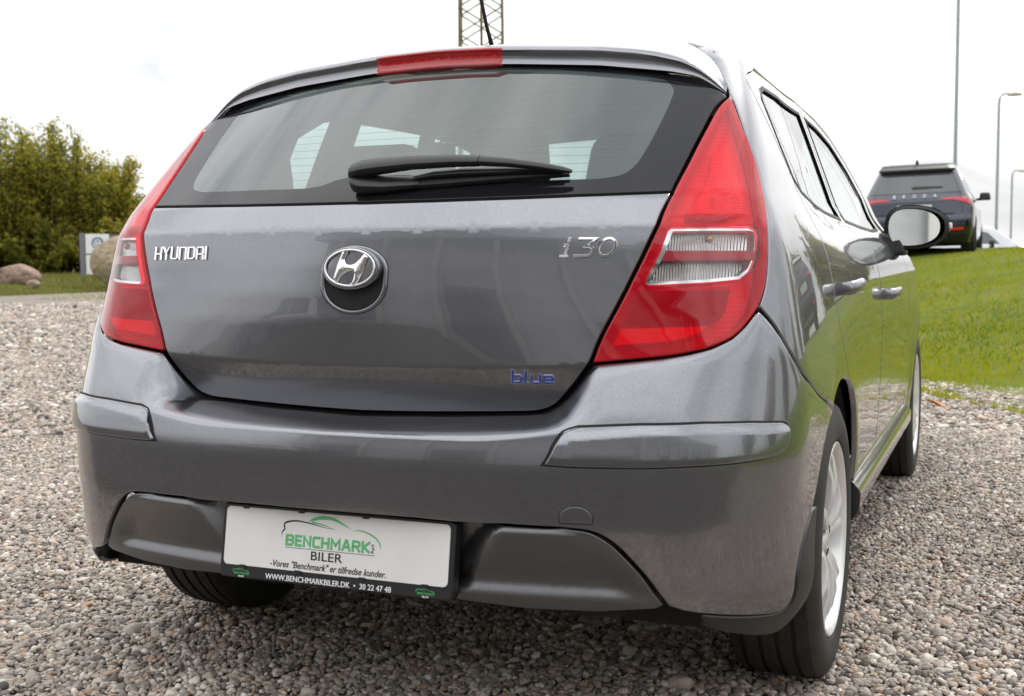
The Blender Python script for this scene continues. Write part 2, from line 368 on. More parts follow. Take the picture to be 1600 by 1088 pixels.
def offset_poly(q, e):
    a = np.roll(q, 1, 0); b = np.roll(q, -1, 0)
    d1 = q-a; d1 /= np.linalg.norm(d1, axis=1)[:, None]; d2 = b-q; d2 /= np.linalg.norm(d2, axis=1)[:, None]
    n1 = np.stack([-d1[:, 1], d1[:, 0]], -1); n2 = np.stack([-d2[:, 1], d2[:, 0]], -1); n = n1+n2
    l = np.linalg.norm(n, axis=1)[:, None]; n = n/np.maximum(l, .4); k = 1/np.maximum((n*n1).sum(1), .45)
    return q+n*(e*k)[:, None]
def panel(name, poly, mp, m, parent, h=.025, bh=.012, off=0., edge=.0022, depth=.014, sx=.8, holes=(), rows=(), crows=(), mirror=False, rim=True, hole_rim=False, names=None):
    """a sheet that follows surface mp over the region poly (in its own two coordinates), with rounded turned-in edges"""
    sc = np.array([sx, 1.]); q = np.array(poly, float)*sc
    if (q[:, 0]*np.roll(q[:, 1], -1)-np.roll(q[:, 0], -1)*q[:, 1]).sum() < 0: q = q[::-1]
    outer = resample(q, bh); inner = offset_poly(outer, edge) if rim else outer
    hs = []
    for hp in holes:
        g = np.array(hp, float)*sc
        if (g[:, 0]*np.roll(g[:, 1], -1)-np.roll(g[:, 0], -1)*g[:, 1]).sum() > 0: g = g[::-1]
        hs.append(resample(g, bh))
    lo, hi = inner.min(0), inner.max(0)
    gx, gy = np.meshgrid(np.arange(lo[0], hi[0], h), np.arange(lo[1], hi[1], h)); gx[::2] += h/2
    pts = [np.stack([gx.ravel(), gy.ravel()], -1)]
    for r0, r1, st in rows:
        a, b = np.meshgrid(np.arange(lo[0], hi[0], h*.8), np.arange(r0, r1, st)); pts.append(np.stack([a.ravel(), b.ravel()], -1))
    for r0, r1, st in crows:
        a, b = np.meshgrid(np.arange(lo[0], hi[0], h*.8), np.arange(r0, r1, st)); pts.append(np.stack([a.ravel(), b.ravel()+.047*a.ravel()**2], -1))
    pts = np.concatenate(pts); pts = pts+rng.uniform(-1, 1, pts.shape)*1e-5
    pts = pts[inside(pts, inner)]
    for g in hs: pts = pts[~inside(pts, g)]
    bd = np.concatenate([inner]+hs)
    if len(pts):
        dm = np.full(len(pts), 9.)
        for i in range(0, len(bd), 200): dm = np.minimum(dm, np.sqrt(((pts[:, None]-bd[None, i:i+200])**2).sum(-1)).min(1))
        pts = pts[dm > min(h, bh)*.45]
    allp = np.concatenate([bd, pts]); ed = []; s = 0
    for ring in [inner]+hs:
        n = len(ring); ed += [(s+i, s+(i+1) % n) for i in range(n)]; s += n
    r = delaunay_2d_cdt([Vector(p) for p in allp], ed, [], 0, 1e-7)
    vs = np.array([tuple(v) for v in r[0]]); tri = [f for f in r[2]]
    cen = np.array([vs[list(f)].mean(0) for f in tri]); keep = inside(cen, inner)
    for g in hs: keep &= ~inside(cen, g)
    tri = [f for f, k in zip(tri, keep) if k]
    inv = {}
    for i, o in enumerate(r[3]):
        for j in o: inv[j] = i
    P0 = vs/sc; e = 1e-3
    def nrm(p): a = mp(p[:, 0]+e, p[:, 1])-mp(p[:, 0]-e, p[:, 1]); b = mp(p[:, 0], p[:, 1]+e)-mp(p[:, 0], p[:, 1]-e); n = np.cross(a, b); return n/np.maximum(np.linalg.norm(n, axis=1), 1e-12)[:, None]
    Np = nrm(P0); P = mp(P0[:, 0], P0[:, 1])+off*Np
    V = [P]; NN = [Np]; Fc = list(tri); base = len(P)
    def skirt(ring, idx):
        nonlocal base
        p = ring/sc; n = nrm(p); X = mp(p[:, 0], p[:, 1]); t = np.roll(X, -1, 0)-np.roll(X, 1, 0); t /= np.maximum(np.linalg.norm(t, axis=1), 1e-9)[:, None]
        od = np.cross(t, n); k = len(ring)
        a = X+n*(off-edge*.45); b = X+n*(off-depth)-od*.0
        n1 = n*.6+od*.8; n1 /= np.linalg.norm(n1, axis=1)[:, None]
        V.extend([a, b]); NN.extend([n1, od])
        for i in range(k):
            j = (i+1) % k; Fc.append((idx[i], base+i, base+j, idx[j])); Fc.append((base+i, base+k+i, base+k+j, base+j))
        base += 2*k
    if rim:
        skirt(outer, [inv[i] for i in range(len(inner))])
    o = mobj(name, np.concatenate(V), Fc, m, parent, True, np.concatenate(NN))
    if mirror: return o, mirror_obj(o)
    return o
def sym(half): return [tuple(p) for p in half]+[(-p[0], p[1]) for p in reversed(half) if abs(p[0]) > 1e-6]
def curve_mesh(strokes, r, res=2, cyc=None, flat=1.0):
    cu = bpy.data.curves.new('stroke', 'CURVE'); cu.dimensions = '3D'; cu.bevel_depth = r; cu.bevel_resolution = res; cu.use_fill_caps = True
    for i, s in enumerate(strokes):
        sp = cu.splines.new('POLY'); sp.points.add(len(s)-1)
        for p, q in zip(sp.points, s): p.co = (q[0], q[1], 0, 1)
        sp.use_cyclic_u = bool(cyc and cyc[i])
    ob = bpy.data.objects.new('stroke', cu); me = bpy.data.meshes.new_from_object(ob)
    V = np.array([v.co for v in me.vertices]); Fc = [tuple(p.vertices) for p in me.polygons]; V[:, 2] *= flat
    bpy.data.objects.remove(ob); bpy.data.meshes.remove(me); bpy.data.curves.remove(cu); return V, Fc
def text_mesh(s, width=None, height=None, weight=0, shear=0, ext=.0002, center=True):
    cu = bpy.data.curves.new('text', 'FONT'); cu.body = s; cu.size = 1; cu.offset = weight; cu.shear = shear; cu.extrude = .02; cu.resolution_u = 3
    ob = bpy.data.objects.new('text', cu); me = bpy.data.meshes.new_from_object(ob)
    V = np.array([v.co for v in me.vertices]); Fc = [tuple(p.vertices) for p in me.polygons]
    bpy.data.objects.remove(ob); bpy.data.meshes.remove(me); bpy.data.curves.remove(cu)
    lo, hi = V.min(0), V.max(0); V[:, 0] = (V[:, 0]-lo[0])/(hi[0]-lo[0])*width; V[:, 1] = (V[:, 1]-lo[1])/(hi[1]-lo[1])*height; V[:, 2] = V[:, 2]/.02*ext
    if center: V[:, :2] -= [width/2, height/2]
    return V, Fc
def on_rear(V, x0, z0, lift=0., fn=rearx):
    """bend flat lettering (x, y, thickness) on to the tailgate at (x0, z0)"""
    x = V[:, 0]+x0; z = V[:, 1]+z0; P = fn(x, z); e = .002
    n = np.cross(fn(x+e, z)-fn(x-e, z), fn(x, z+e)-fn(x, z-e)); n /= np.linalg.norm(n, axis=1)[:, None]
    return P+n*(V[:, 2]+lift)[:, None]
def arcpts(cx, cy, rx, ry, a0, a1, n=12): return [(cx+rx*math.cos(math.radians(a0+(a1-a0)*i/n)), cy+ry*math.sin(math.radians(a0+(a1-a0)*i/n))) for i in range(n+1)]
def rrect(x0, y0, x1, y1, r, n=5):
    o = []
    for cx, cy, a in ((x1-r, y0+r, -90), (x1-r, y1-r, 0), (x0+r, y1-r, 90), (x0+r, y0+r, 180)): o += arcpts(cx, cy, r, r, a, a+90, n)
    return o

# ------------------------------------------------------------------ HATCHBACK
CAR = empty('hatchback', (0, 0, 0), label='dark grey hatchback in the foreground, seen from behind its right rear corner', cat='car')
LIN = [(.564, .762), (.585, .811), (.628, .885), (.668, .956), (.710, 1.029), (.754, 1.081), (.825, 1.143), (.891, 1.196), (.982, 1.261), (1.041, 1.290)]
LOUT = [(.564, .762), (.603, .766), (.649, .771), (.692, .776), (.735, .784), (.772, .793), (.813, .810), (.845, .833), (.875, .861), (.9, .897), (.917, .935), (.931, .98), (.945, 1.02), (.966, 1.066), (.985, 1.114), (.997, 1.168), (1.004, 1.209), (1.019, 1.247), (1.041, 1.290)]
def lin_at(z): return float(np.interp(z, [p[1] for p in LIN], [p[0] for p in LIN]))
gb = lambda th: 1.069+.018*th*th
# tailgate skin
half = crv([(0, .652), (.15, .6545), (.30, .659), (.42, .6635), (.458, .667), (.486, .677), (.505, .694), (.529, .723), (.555, .763)], 4)
half += [(p[0]-.0085, p[1]) for p in crv(LIN[:6], 4) if .765 < p[1] < 1.076] + [(lin_at(1.079)-.0085, gb(.74))] + [(t, gb(t)) for t in (.6, .4, .2, 0)]
gate = panel('tailgate', sym(half), rear, M['paint'], CAR, h=.028, rows=((.66, .69, .01), (1.0, 1.010, .005), (1.0105, 1.0265, .002), (1.03, 1.068, .006)), crows=((.728, .740, .004), (.7405, .7545, .002), (.756, .766, .004)), depth=.02)
# rear window: printed border and clear pane
GC = [(.0, 1.387), (.3, 1.382), (.6, 1.369), (.80, 1.354), (.86, 1.348)]+crv([(.897, 1.343), (.929, 1.332), (.928, 1.309), (.895, 1.282), (.821, 1.226), (.76, 1.178), (.714, 1.142), (.673, 1.12), (.628, 1.1115), (.595, 1.110)], 4)+[(.30, 1.107), (.22, 1.107), (.18, 1.111), (.14, 1.122), (.10, 1.129), (0, 1.130)]
GC = GC[::-1]
gout = [(0, gb(0)+.0045)]+[(t, gb(t)+.0045) for t in (.2, .4, .6)]+[(lin_at(1.084)-.0085, gb(.745)+.0045)]+[(p[0]-.0085, p[1]+.001) for p in crv(LIN[5:], 4) if p[1] > 1.087]+[(1.03, 1.303), (1.00, 1.325), (.95, 1.354), (.87, 1.371), (.6, 1.389), (.3, 1.398), (0, 1.402)]
rw = panel('rear_window', sym(gout), rear, M['gloss'], CAR, h=.028, holes=(sym(GC),), depth=.010, edge=.0015)
panel('window_pane', sym(GC), rear, M['glass'], rw, h=.03, rim=False)
b = MB()
for i, z in enumerate(np.linspace(1.128, 1.375, 15)):
    lim = float(np.interp(z, [1.11, 1.12, 1.143, 1.179, 1.229, 1.286, 1.315, 1.338, 1.36, 1.39], [.6, .655, .705, .75, .81, .885, .92, .915, .80, .5]))-.015
    P = rear(np.linspace(-lim, lim, 26), np.full(26, z)); b.tube(P+np.array([0, .0022, -.0018]), .00042, 4, False)
b.build('heating_wires', mat('heating wire', (.20, .10, .06), .5), rw)
# spoiler with brake light
XS = np.concatenate([np.linspace(0, .5, 14), np.linspace(.525, .64, 9), [.648, .6525]]); XS = np.concatenate([-XS[:0:-1], XS])
cz = table([(0, 1.4225), (.16, 1.4185), (.379, 1.4035), (.484, 1.390), (.56, 1.370), (.60, 1.3475), (.635, 1.319), (.6525, 1.301)], .02)
bz = table([(0, 1.391), (.16, 1.387), (.379, 1.3715), (.535, 1.3505), (.595, 1.337), (.635, 1.311), (.6525, 1.297)], .02)
ycs = table([(0, .482), (.2, .4865), (.379, .500), (.535, .515), (.595, .5195), (.635, .521), (.6525, .523)], .03)
seamx = [.660, .644, .615, .582, .50]; seamy = [.521, .546, .583, .612, .68]
V = []; nsec = 0
for x in XS:
    a = abs(x); yc = float(ycs(a)); zc, zb = float(cz(a)), float(bz(a))
    yr = float(np.interp(a, seamx[::-1], seamy[::-1])) if a > .5 else .68
    R0 = topp(np.array([x]), np.array([yr]))[0]; Rm = topp(np.array([x]), np.array([(yr+yc)/2+.02]))[0]
    w = min(1, (yr-yc)/.15)
    sec = [(yr+.012, R0[2]-.018), (yr, R0[2]-.003), (yr-.002, R0[2]+.0005)]
    p1 = np.array([yr-.002, R0[2]+.0005]); p2 = np.array([yc+.030*w, zc+.0165*w]); 
    for k in (.2, .4, .6, .8): sec.append(tuple(p1*(1-k)+p2*k+np.array([0, .004*w*math.sin(math.pi*k)])))
    sec += [tuple(p2), (yc+.012*w, zc+.012*w), (yc+.004*w, zc+.006*w), (yc+.0006, zc+.0012*w), (yc, zc-.0004)]
    sec += [(yc+.006*w*math.sin(math.pi*k), zc+(zb-zc)*k) for k in (.25, .5, .75)]
    sec += [(yc+.0005, zb+.001*w), (yc+.002, zb), (yc+.03*w+.004, zb-.001), (yc+.085*w+.006, zb+.004)]
    nsec = len(sec); V += [(x, y, z) for y, z in sec]
Fc = [(i*nsec+j, i*nsec+j+1, (i+1)*nsec+j+1, (i+1)*nsec+j) for i in range(len(XS)-1) for j in range(nsec-1)]
sp = mobj('spoiler', V, Fc, M['paint'], CAR, True, sharp=50)
def spface(x, t, lift=0.):
    a = np.abs(x); yc = ycs(a); zc, zb = cz(a), bz(a); k = np.clip(t, 0, 1)
    return np.stack([x, yc+.006*np.sin(math.pi*k)-lift, zb+(zc-zb)*t], -1)
def spmap(off): return lambda x, t: spface(x, t, off)
bl = panel('brake_light', rrect(-.160, .04, .160, .97, .05), lambda x, t: spface(x, t/1.0, .009), thin_glass('brake light lens', (.8, .05, .07), .04, haze=((.7, .01, .02), .35)), sp, h=.05, bh=.05, sx=1, edge=.02, depth=.014)
panel('light_reflector', rrect(-.157, .1, .157, .9, .05), lambda x, t: spface(x, t, .002), M['brake'], bl, h=.06, bh=.06, sx=1, rim=False)
for i in range(11):
    x = -.138+i*.0276; P = spface(np.array([x]), np.array([.5]), .004)[0]
    Vq, Fq = lathe([(0, .0001), (-.002, .004), (0, .0065)], 10); mobj('led', [(P[0]+q[1], P[1]+q[0]-.0005, P[2]+q[2]) for q in Vq], Fq, M['lampwhite'], bl)
# tail lamps
CL = [(.723, 1.0135), (.895, 1.0145), (.908, 1.010), (.911, .998), (.904, .975), (.896, .955), (.877, .931), (.849, .9155), (.778, .910), (.672, .9055), (.665, .909), (.668, .917), (.698, .968), (.716, 1.009)]
CLs = CL
lampo = crv(LIN, 4)+crv(LOUT, 4)[::-1][1:-1]
lampo = [tuple(p) for p in lampo]
cl = [tuple(p) for p in CLs]
def shrink(poly, e, sx=.8):
    q = np.array(poly)*[sx, 1]
    if (q[:, 0]*np.roll(q[:, 1], -1)-np.roll(q[:, 0], -1)*q[:, 1]).sum() < 0: q = q[::-1]
    return [tuple(p) for p in offset_poly(resample(q, .02), e)/[sx, 1]]
for side in (1, -1):
    mpf = rear if side > 0 else (lambda th, z: rear(-np.asarray(th), z))
    S = (lambda pl: pl) if side > 0 else (lambda pl: [(-p[0], p[1]) for p in pl])
    def LP(name, poly, m, par, off=0, **k): return panel(name, S(poly), rear, m, par, off=off, **k)
    lamp = LP('tail_lamp', lampo, M['red'], CAR, .0015, holes=(S(cl),), depth=.006, h=.025, edge=.003)
    if side > 0: lamp['label'] = 'right tail lamp'
    else: lamp['label'] = 'left tail lamp'
    LP('clear_lens', cl, M['clear'], lamp, .0015, rim=False)
    LP('lamp_seal', shrink(lampo, -.0012), M['dark'], lamp, -.006, depth=.02, edge=.001, holes=(S(shrink(lampo, .006)),))
    LP('lamp_housing', shrink(lampo, .002), M['lampback'], lamp, -.030, depth=.004)
    LP('lens_border', lampo, mat('dark red lens border', (.20, .004, .01), .25, coat=.6), lamp, -.004, depth=.024, edge=.001, holes=(S(shrink(lampo, .0075)),))
    # chrome frame round the clear chamber, ribbed reflector, red band
    fr = LP('chamber_frame', shrink(cl, -.002), M['chrome'], lamp, -.006, depth=.02, holes=(S(shrink(cl, .0065)),))
    LP('ribbed_reflector', shrink(cl, .006), M['lamprib'], lamp, -.022, depth=.002)
    LP('red_band', [(.697, .951), (.893, .951), (.899, .969), (.709, .970)], cellbump(mat('red band', (.62, .01, .03), .25, coat=.4), 330, .6, .003, 'Z'), lamp, -.003, depth=.016)
    Pb = rear(np.array([side*.80]), np.array([.99]))[0]
    for th, z, mm in ((.80, .991, 'amber'),):
        Pb = rear(np.array([side*th]), np.array([z]))[0]; nb = np.array([-math.sin(side*th), math.cos(th)*1, 0])
        V, Fc = lathe([(-.006, .0005), (-.005, .004), (0, .007), (.010, .006)], 14)
        mobj('bulb', [(Pb[0]+q[1]+nb[0]*.018, Pb[1]+nb[1]*.018+q[0], Pb[2]+q[2]) for q in V], Fc, M[mm], lamp)
    LP('prism_reflector', crv([(.905, 1.185), (.84, 1.112), (.757, 1.044)], 3)+[(.90, 1.044), (.925, 1.10)], M['lampprism'], lamp, -.012, depth=.012)
    st_ = MB()
    for iz in range(12):
        for it in range(16):
            z_ = 1.052+iz*.0088; t_ = .80+it*.0098
            if t_ > .893-(z_-1.05)*-.10 or t_ < .81+(z_-1.052)*.62: continue
            Pq = rear(np.array([side*t_]), np.array([z_]))[0]; nq = np.array([math.sin(side*t_), -math.cos(t_), .0]); Vq, Fq = lathe([(.0018, .0003), (.0013, .0016), (0, .0024)], 8)
            aq = np.array([math.cos(t_), math.sin(side*t_), 0]); st_.add([Pq-nq*.0105+nq*q[0]+aq*q[1]+np.array([0, 0, q[2]]) for q in Vq], Fq)
    o_ = st_.build('reflector_studs', M['chrome'], lamp, True); o_['kind'] = 'stuff'
    LP('dark_bar', [(.752, 1.030), (.846, 1.030), (.848, 1.037), (.755, 1.037)], mat('dark red bar', (.12, .01, .015), .4), lamp, -.008, depth=.010)  # dark red bar below the prism reflector
    LP('bulb_bowl', crv([(.618, .829), (.70, .830), (.771, .834), (.806, .853), (.828, .898)], 3)+[(.655, .898)], M['lampdark'], lamp, -.012, depth=.010)
    LP('retroreflector', [(.617, .825), (.769, .831)]+crv([(.769, .831), (.745, .815), (.70, .803), (.598, .793)], 3), M['lamppink'], lamp, -.005, depth=.01, edge=.001)
    Pb = rear(np.array([side*.742]), np.array([.868]))[0]
    V, Fc = lathe([(-.010, .0005), (-.008, .006), (0, .010), (.006, .010)], 16); mobj('bulb', [(Pb[0]+q[1]-side*.004, Pb[1]+.012+q[0], Pb[2]+q[2]) for q in V], Fc, M['lampdark'], lamp)
# inner dark structure behind the shut lines
panel('body_frame', [(-1.25, .40), (1.25, .40), (1.20, .70), (.95, .86), (.95, 1.03), (.80, 1.062), (-.80, 1.062), (-.95, 1.03), (-.95, .86), (-1.20, .70)], rear, M['dark'], CAR, h=.05, off=-.045, rim=False)
# quarter panels: lamp edge, hatch seam, door edge, arch, bumper gap
arch = [( .78+.37*math.cos(math.radians(a)), .312+.37*math.sin(math.radians(a))) for a in range(119, 60, -6)]
th_of = lambda y, z: math.atan2(float(sidep(np.array([y]), np.array([z]))[0, 0]), PV-y)
quarter = [(1.247, .634)]+[(th_of(y, z), z) for y, z in arch if y < .895]
quarter += [(th_of(.90, .66), .665), (th_of(.885, .70), .70), (th_of(.862, .748), .748), (th_of(.846, .80), .80), (th_of(.842, .853), .853), (th_of(.846, .95), .95), (th_of(.85, 1.02), 1.02), (th_of(.83, 1.075), 1.075), (th_of(.77, 1.14), 1.14), (th_of(.70, 1.20), 1.20), (th_of(.62, 1.285), 1.285), (th_of(.600, 1.318), 1.318), (th_of(.609, 1.3385), 1.3385), (th_of(.66, 1.3605), 1.3605), (th_of(.823, 1.3905), 1.3905), (1.50, 1.398), (1.50, 1.432), (1.20, 1.426), (1.13, 1.418)]
quarter += [(1.112, 1.401), (1.094, 1.371), (1.070, 1.329), (1.052, 1.300), (1.048, 1.292)]+[(p[0]+.0075, p[1]) for p in crv(LOUT[8:], 3)[::-1][1:]]
quarter += [(.885, .8625), (.917, .8285), (.951, .781), (1.001, .731), (1.105, .682)]
panel('quarter_panel', quarter, rear, M['paint'], CAR, h=.025, mirror=True, depth=.02)
panel('pillar_trim', [(1.09, 1.09), (1.30, 1.09), (1.22, 1.32), (1.5, 1.37), (1.5, 1.40), (1.2, 1.39), (1.10, 1.28)], rear, M['trimdark'], CAR, h=.05, off=-.035, mirror=True, rim=False)
panel('door_pillar_trim', [(.66, 1.06), (1.0, 1.07), (.985, 1.14), (.95, 1.20), (.915, 1.25), (.925, 1.31), (1.02, 1.362), (1.2, 1.385), (1.6, 1.392), (2.0, 1.375), (2.4, 1.31), (2.75, 1.185), (2.85, 1.20), (2.5, 1.375), (2.2, 1.415), (1.6, 1.43), (1.0, 1.428), (.62, 1.41)], sidep, M['liner'], CAR, h=.05, bh=.04, sx=1, off=-.028, mirror=True, rim=False)
panel('belt_pillar_trim', [(1.0, 1.07), (1.18, 1.07), (1.20, 1.40), (1.04, 1.385)], sidep, M['trimdark'], CAR, h=.05, bh=.04, sx=1, off=-.034, mirror=True, rim=False)
# rear bumper
BP = [(0, .474), (.20, .4735), (.381, .4715), (.487, .4695)]+crv([(.487, .4695), (.533, .4655), (.559, .4555), (.584, .437), (.609, .4095), (.635, .378), (.656, .348), (.674, .3235)], 3)[1:]+[(.70, .314)]+crv([(.729, .307), (.814, .293), (.905, .281), (.936, .296), (.943, .32), (.950, .359), (.988, .416), (1.045, .447), (1.085, .485), (1.12, .529), (1.169, .587), (1.232, .621)], 3)
BP = [bt(*p) for p in BP]+[(t, TT*.995) for t in (1.236, 1.16, 1.1, 1.04, .995, .97, .945, .925, .912, .895, .884, .868, .844, .811, .769, .732, .689, .646, .6, .573, .556, .54, .528, .515, .505, .495, .47, .44, .35, .245, .12, 0)]
bmp = panel('rear_bumper', sym(BP), bump, M['paint'], CAR, h=.022, bh=.010, rows=((-.012, .12, .006),), depth=.018)
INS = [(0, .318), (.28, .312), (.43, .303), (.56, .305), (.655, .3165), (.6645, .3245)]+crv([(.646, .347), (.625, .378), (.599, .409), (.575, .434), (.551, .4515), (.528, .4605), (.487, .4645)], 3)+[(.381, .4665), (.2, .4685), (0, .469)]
ins = panel('lower_insert', sym(INS), insmap, M['shadedpaint'], bmp, h=.013, bh=.009, rows=((.322, .360, .005), (.44, .468, .004)), depth=.03)
# bumper trim strips: sloped upper face, upright lower face
TR = crv([(.455, .584), (.464, .598), (.476, .622), (.492, .641), (.52, .651)], 3)+[(.622, .657), (.728, .659), (.82, .655)]+crv([(.897, .648), (.910, .642), (.910, .630), (.900, .610), (.879, .595), (.84, .589)], 3)+[(.781, .587), (.694, .586), (.617, .583), (.512, .582)]
def trimmap(th, z):
    P = bump(th, np.array([bt(float(a), float(b_))[1] for a, b_ in zip(np.abs(np.ravel(th)), np.ravel(z))]).reshape(np.shape(th)))
    zz = P[..., 2]; top = np.interp(np.abs(th), [.455, .5, .622, .728, .9], [.63, .645, .657, .659, .648])
    k = np.clip((top-zz)/.018, 0, 1); lift = .002+.009*smooth(0, 1, k)-.003*np.clip((.60-zz)/.016, 0, 1)
    v = np.stack([P[..., 0], P[..., 1]-PV, 0*zz], -1); v /= np.linalg.norm(v, axis=-1, keepdims=True); return P+v*lift[..., None]
for s in (1, -1):
    tp = [(p[0]*s, p[1]) for p in TR]
    def flatb(th, z): return bump(th, np.array([bt(float(a), float(b_))[1] for a, b_ in zip(np.abs(np.ravel(th)), np.ravel(z))]).reshape(np.shape(th)))
    panel('trim_gap', [(p[0]*s, p[1]) for p in shrink(TR, -.0035)], flatb, M['dark'], bmp, off=.0008, edge=.001, depth=.001)
    panel('trim_strip', tp, trimmap, M['paint'], bmp, h=.0085, bh=.008, rows=((.628, .662, .0028),), depth=.012)
# tow-eye cover
TOW = [(.511+.0285*math.sin(math.radians(a)), .4855+.0225*math.cos(math.radians(a))) for a in range(-112, 113, 8)]+[(.533, .4735), (.489, .4735)]
TOW = [(p[0], max(p[1], .4735)) for p in TOW]
panel('tow_cover_gap', [bt(*p) for p in shrink(TOW[:-2], -.0014)], bump, M['dark'], bmp, off=.0005, rim=False, bh=.005)
panel('tow_cover', [bt(*p) for p in TOW[:-2]], bump, M['paint'], bmp, off=.0011, edge=.001, depth=.001, bh=.005)
# mud flaps
FLP = crv([(1.050, .452), (.990, .414), (.953, .357), (.946, .318), (.936, .292), (.905, .279), (.814, .290), (.735, .303)], 3)+crv([(.737, .282), (.79, .262), (.88, .236), (.955, .228), (1.0, .262), (1.035, .335), (1.075, .425), (1.082, .452)], 3)
panel('mud_flap', FLP, rearB, M['plastic'], CAR, off=.0035, depth=.012, edge=.003, mirror=True)
# roof, screen, bonnet, front
redge = [(float(sidep(np.array([y]), np.array([z]))[0, 0])-.002, y) for y, z in ((.66, 1.420), (.76, 1.4265), (.86, 1.431), (1.2, 1.440), (1.6, 1.442), (2.0, 1.436), (2.2, 1.431), (2.45, 1.405))]
panel('roof', [(0, .684), (.5, .684), (.545, .660), (redge[0][0]-.003, .622)]+redge+[(-x, y) for x, y in redge[::-1]]+[(-redge[0][0]+.003, .622), (-.545, .660), (-.5, .684)], topp, M['paint'], CAR, h=.07, bh=.04, sx=1)
panel('headlining', [(-.585, .62), (.585, .62), (.585, 2.42), (-.585, 2.42)], topp, M['liner'], CAR, h=.1, bh=.1, off=-.035, sx=1, rim=False)
panel('windscreen', [(-.57, 2.46), (.57, 2.46), (.66, 3.22), (.4, 3.30), (-.4, 3.30), (-.66, 3.22)], topp, M['sideglass'], CAR, h=.08, bh=.05, sx=1, rim=False)
panel('bonnet', [(-.70, 3.32), (-.4, 3.33), (.4, 3.33), (.70, 3.32), (.70, 3.9), (.5, 4.06), (-.5, 4.06), (-.70, 3.9)], topp, M['paint'], CAR, h=.08, bh=.05, sx=1)
panel('front_bumper', [(-.80, .25), (.80, .25), (.80, .66), (-.80, .66)], frontp, M['paint'], CAR, h=.07, bh=.05, sx=1)
# sides: cant rail, doors, glass, front wing
AP = [(2.40, 1.345), (2.60, 1.27), (2.82, 1.16), (2.93, 1.09)]
rail = [(.86, 1.402), (1.2, 1.413), (1.6, 1.418), (2.0, 1.400), (2.25, 1.368), (2.52, 1.292), (2.76, 1.195), (2.88, 1.10), (2.98, 1.055), (3.05, 1.06), (2.90, 1.185), (2.70, 1.31), (2.5, 1.395), (2.2, 1.432), (1.6, 1.442), (1.2, 1.440), (.86, 1.430)]
panel('cant_rail', rail, sidep, M['paint'], CAR, h=.05, bh=.03, sx=1, mirror=True)
def door(name, outer, glass, hx, hz, mirror_lbl):
    for s in (1, -1):
        sp_ = sidep if s > 0 else (lambda y, z: sidep(y, z)*np.array([-1, 1, 1]))
        d = panel(name, outer, sidep, M['paint'], CAR, h=.035, bh=.02, sx=1, holes=(glass,), rows=((.92, 1.06, .012),))
        g = panel('side_glass', glass, sidep, M['sideglass'], d, h=.05, bh=.03, sx=1, rim=False, off=-.004)
        sl = panel('window_seal', shrink(glass, -.005, 1), sidep, M['rubber'], d, h=.05, bh=.03, sx=1, off=.0015, edge=.0015, depth=.006, holes=(shrink(glass, .006, 1),))
        tr = panel('door_trim', [p for p in shrink(outer, .02, 1)], sidep, M['trimdark'], d, h=.08, bh=.05, sx=1, off=-.035, rim=False, holes=(shrink(glass, -.006, 1),))
        # pull handle
        X = sidep(np.array([hx]), np.array([hz]))[0]
        V = []; n = 12; m_ = 17
        for i in range(m_):
            t = i/(m_-1); y = hx-.10+.20*t; lift = .012+.026*math.sin(math.pi*t)**.55; rz = .0150+.004*math.sin(math.pi*t); ry = .0105
            if i in (0, m_-1): lift = .0; 
            for k in range(n): a = 2*math.pi*k/n; V.append((X[0]+lift+ry*math.cos(a), y, hz+.006*math.sin(math.pi*t)+rz*math.sin(a)))
        Fc = [(i*n+k, (i+1)*n+k, (i+1)*n+(k+1) % n, i*n+(k+1) % n) for i in range(m_-1) for k in range(n)]+[tuple(range(n)), tuple((m_-1)*n+k for k in reversed(range(n)))]
        hd = mobj('door_handle', V, Fc, M['paint'], d, True, sharp=60)
        if s < 0:
            for o in (g, sl, tr, hd): mirror_obj(o, parent=d); 
            for o in (g, sl, tr, hd): bpy.data.objects.remove(o)
            d2 = mirror_obj(d, parent=CAR)
            for c in list(d.children): c.parent = d2
            bpy.data.objects.remove(d)
rd = [(.905, .672), (.89, .70), (.868, .748), (.852, .80), (.848, .853), (.852, .95), (.856, 1.02), (.837, 1.076), (.776, 1.142), (.706, 1.203), (.627, 1.286), (.604, 1.318), (.612, 1.335), (.662, 1.357), (.823, 1.387), (1.2, 1.4075), (1.68, 1.4125), (1.745, 1.07), (1.79, .95), (1.795, .80), (1.785, .55), (1.785, .375), (1.17, .375), (1.168, .40), (1.155, .45), (1.125, .52), (1.075, .58), (1.0, .637)]
rg = [(.715, 1.305), (.72, 1.27), (.745, 1.20), (.80, 1.135), (.88, 1.108), (1.1, 1.093), (1.35, 1.078), (1.69, 1.066), (1.64, 1.378), (1.2, 1.374), (.86, 1.352), (.76, 1.333)]
fd = [(1.80, .375), (2.90, .375), (2.93, .60), (2.92, .90), (2.87, 1.0), (2.80, 1.06), (2.745, 1.19), (2.51, 1.285), (2.24, 1.362), (1.99, 1.394), (1.69, 1.412), (1.755, 1.07), (1.80, .95), (1.805, .80), (1.795, .55)]
fg = [(1.80, 1.062), (2.1, 1.052), (2.45, 1.045), (2.72, 1.055), (2.66, 1.17), (2.46, 1.26), (2.2, 1.334), (1.97, 1.364), (1.745, 1.376)]
door('rear_door', rd, rg, 1.03, .879, '')
door('front_door', fd, fg, 1.99, .836, '')
farch = [(3.44+.37*math.cos(math.radians(a)), .312+.37*math.sin(math.radians(a))) for a in range(175, 4, -8)]
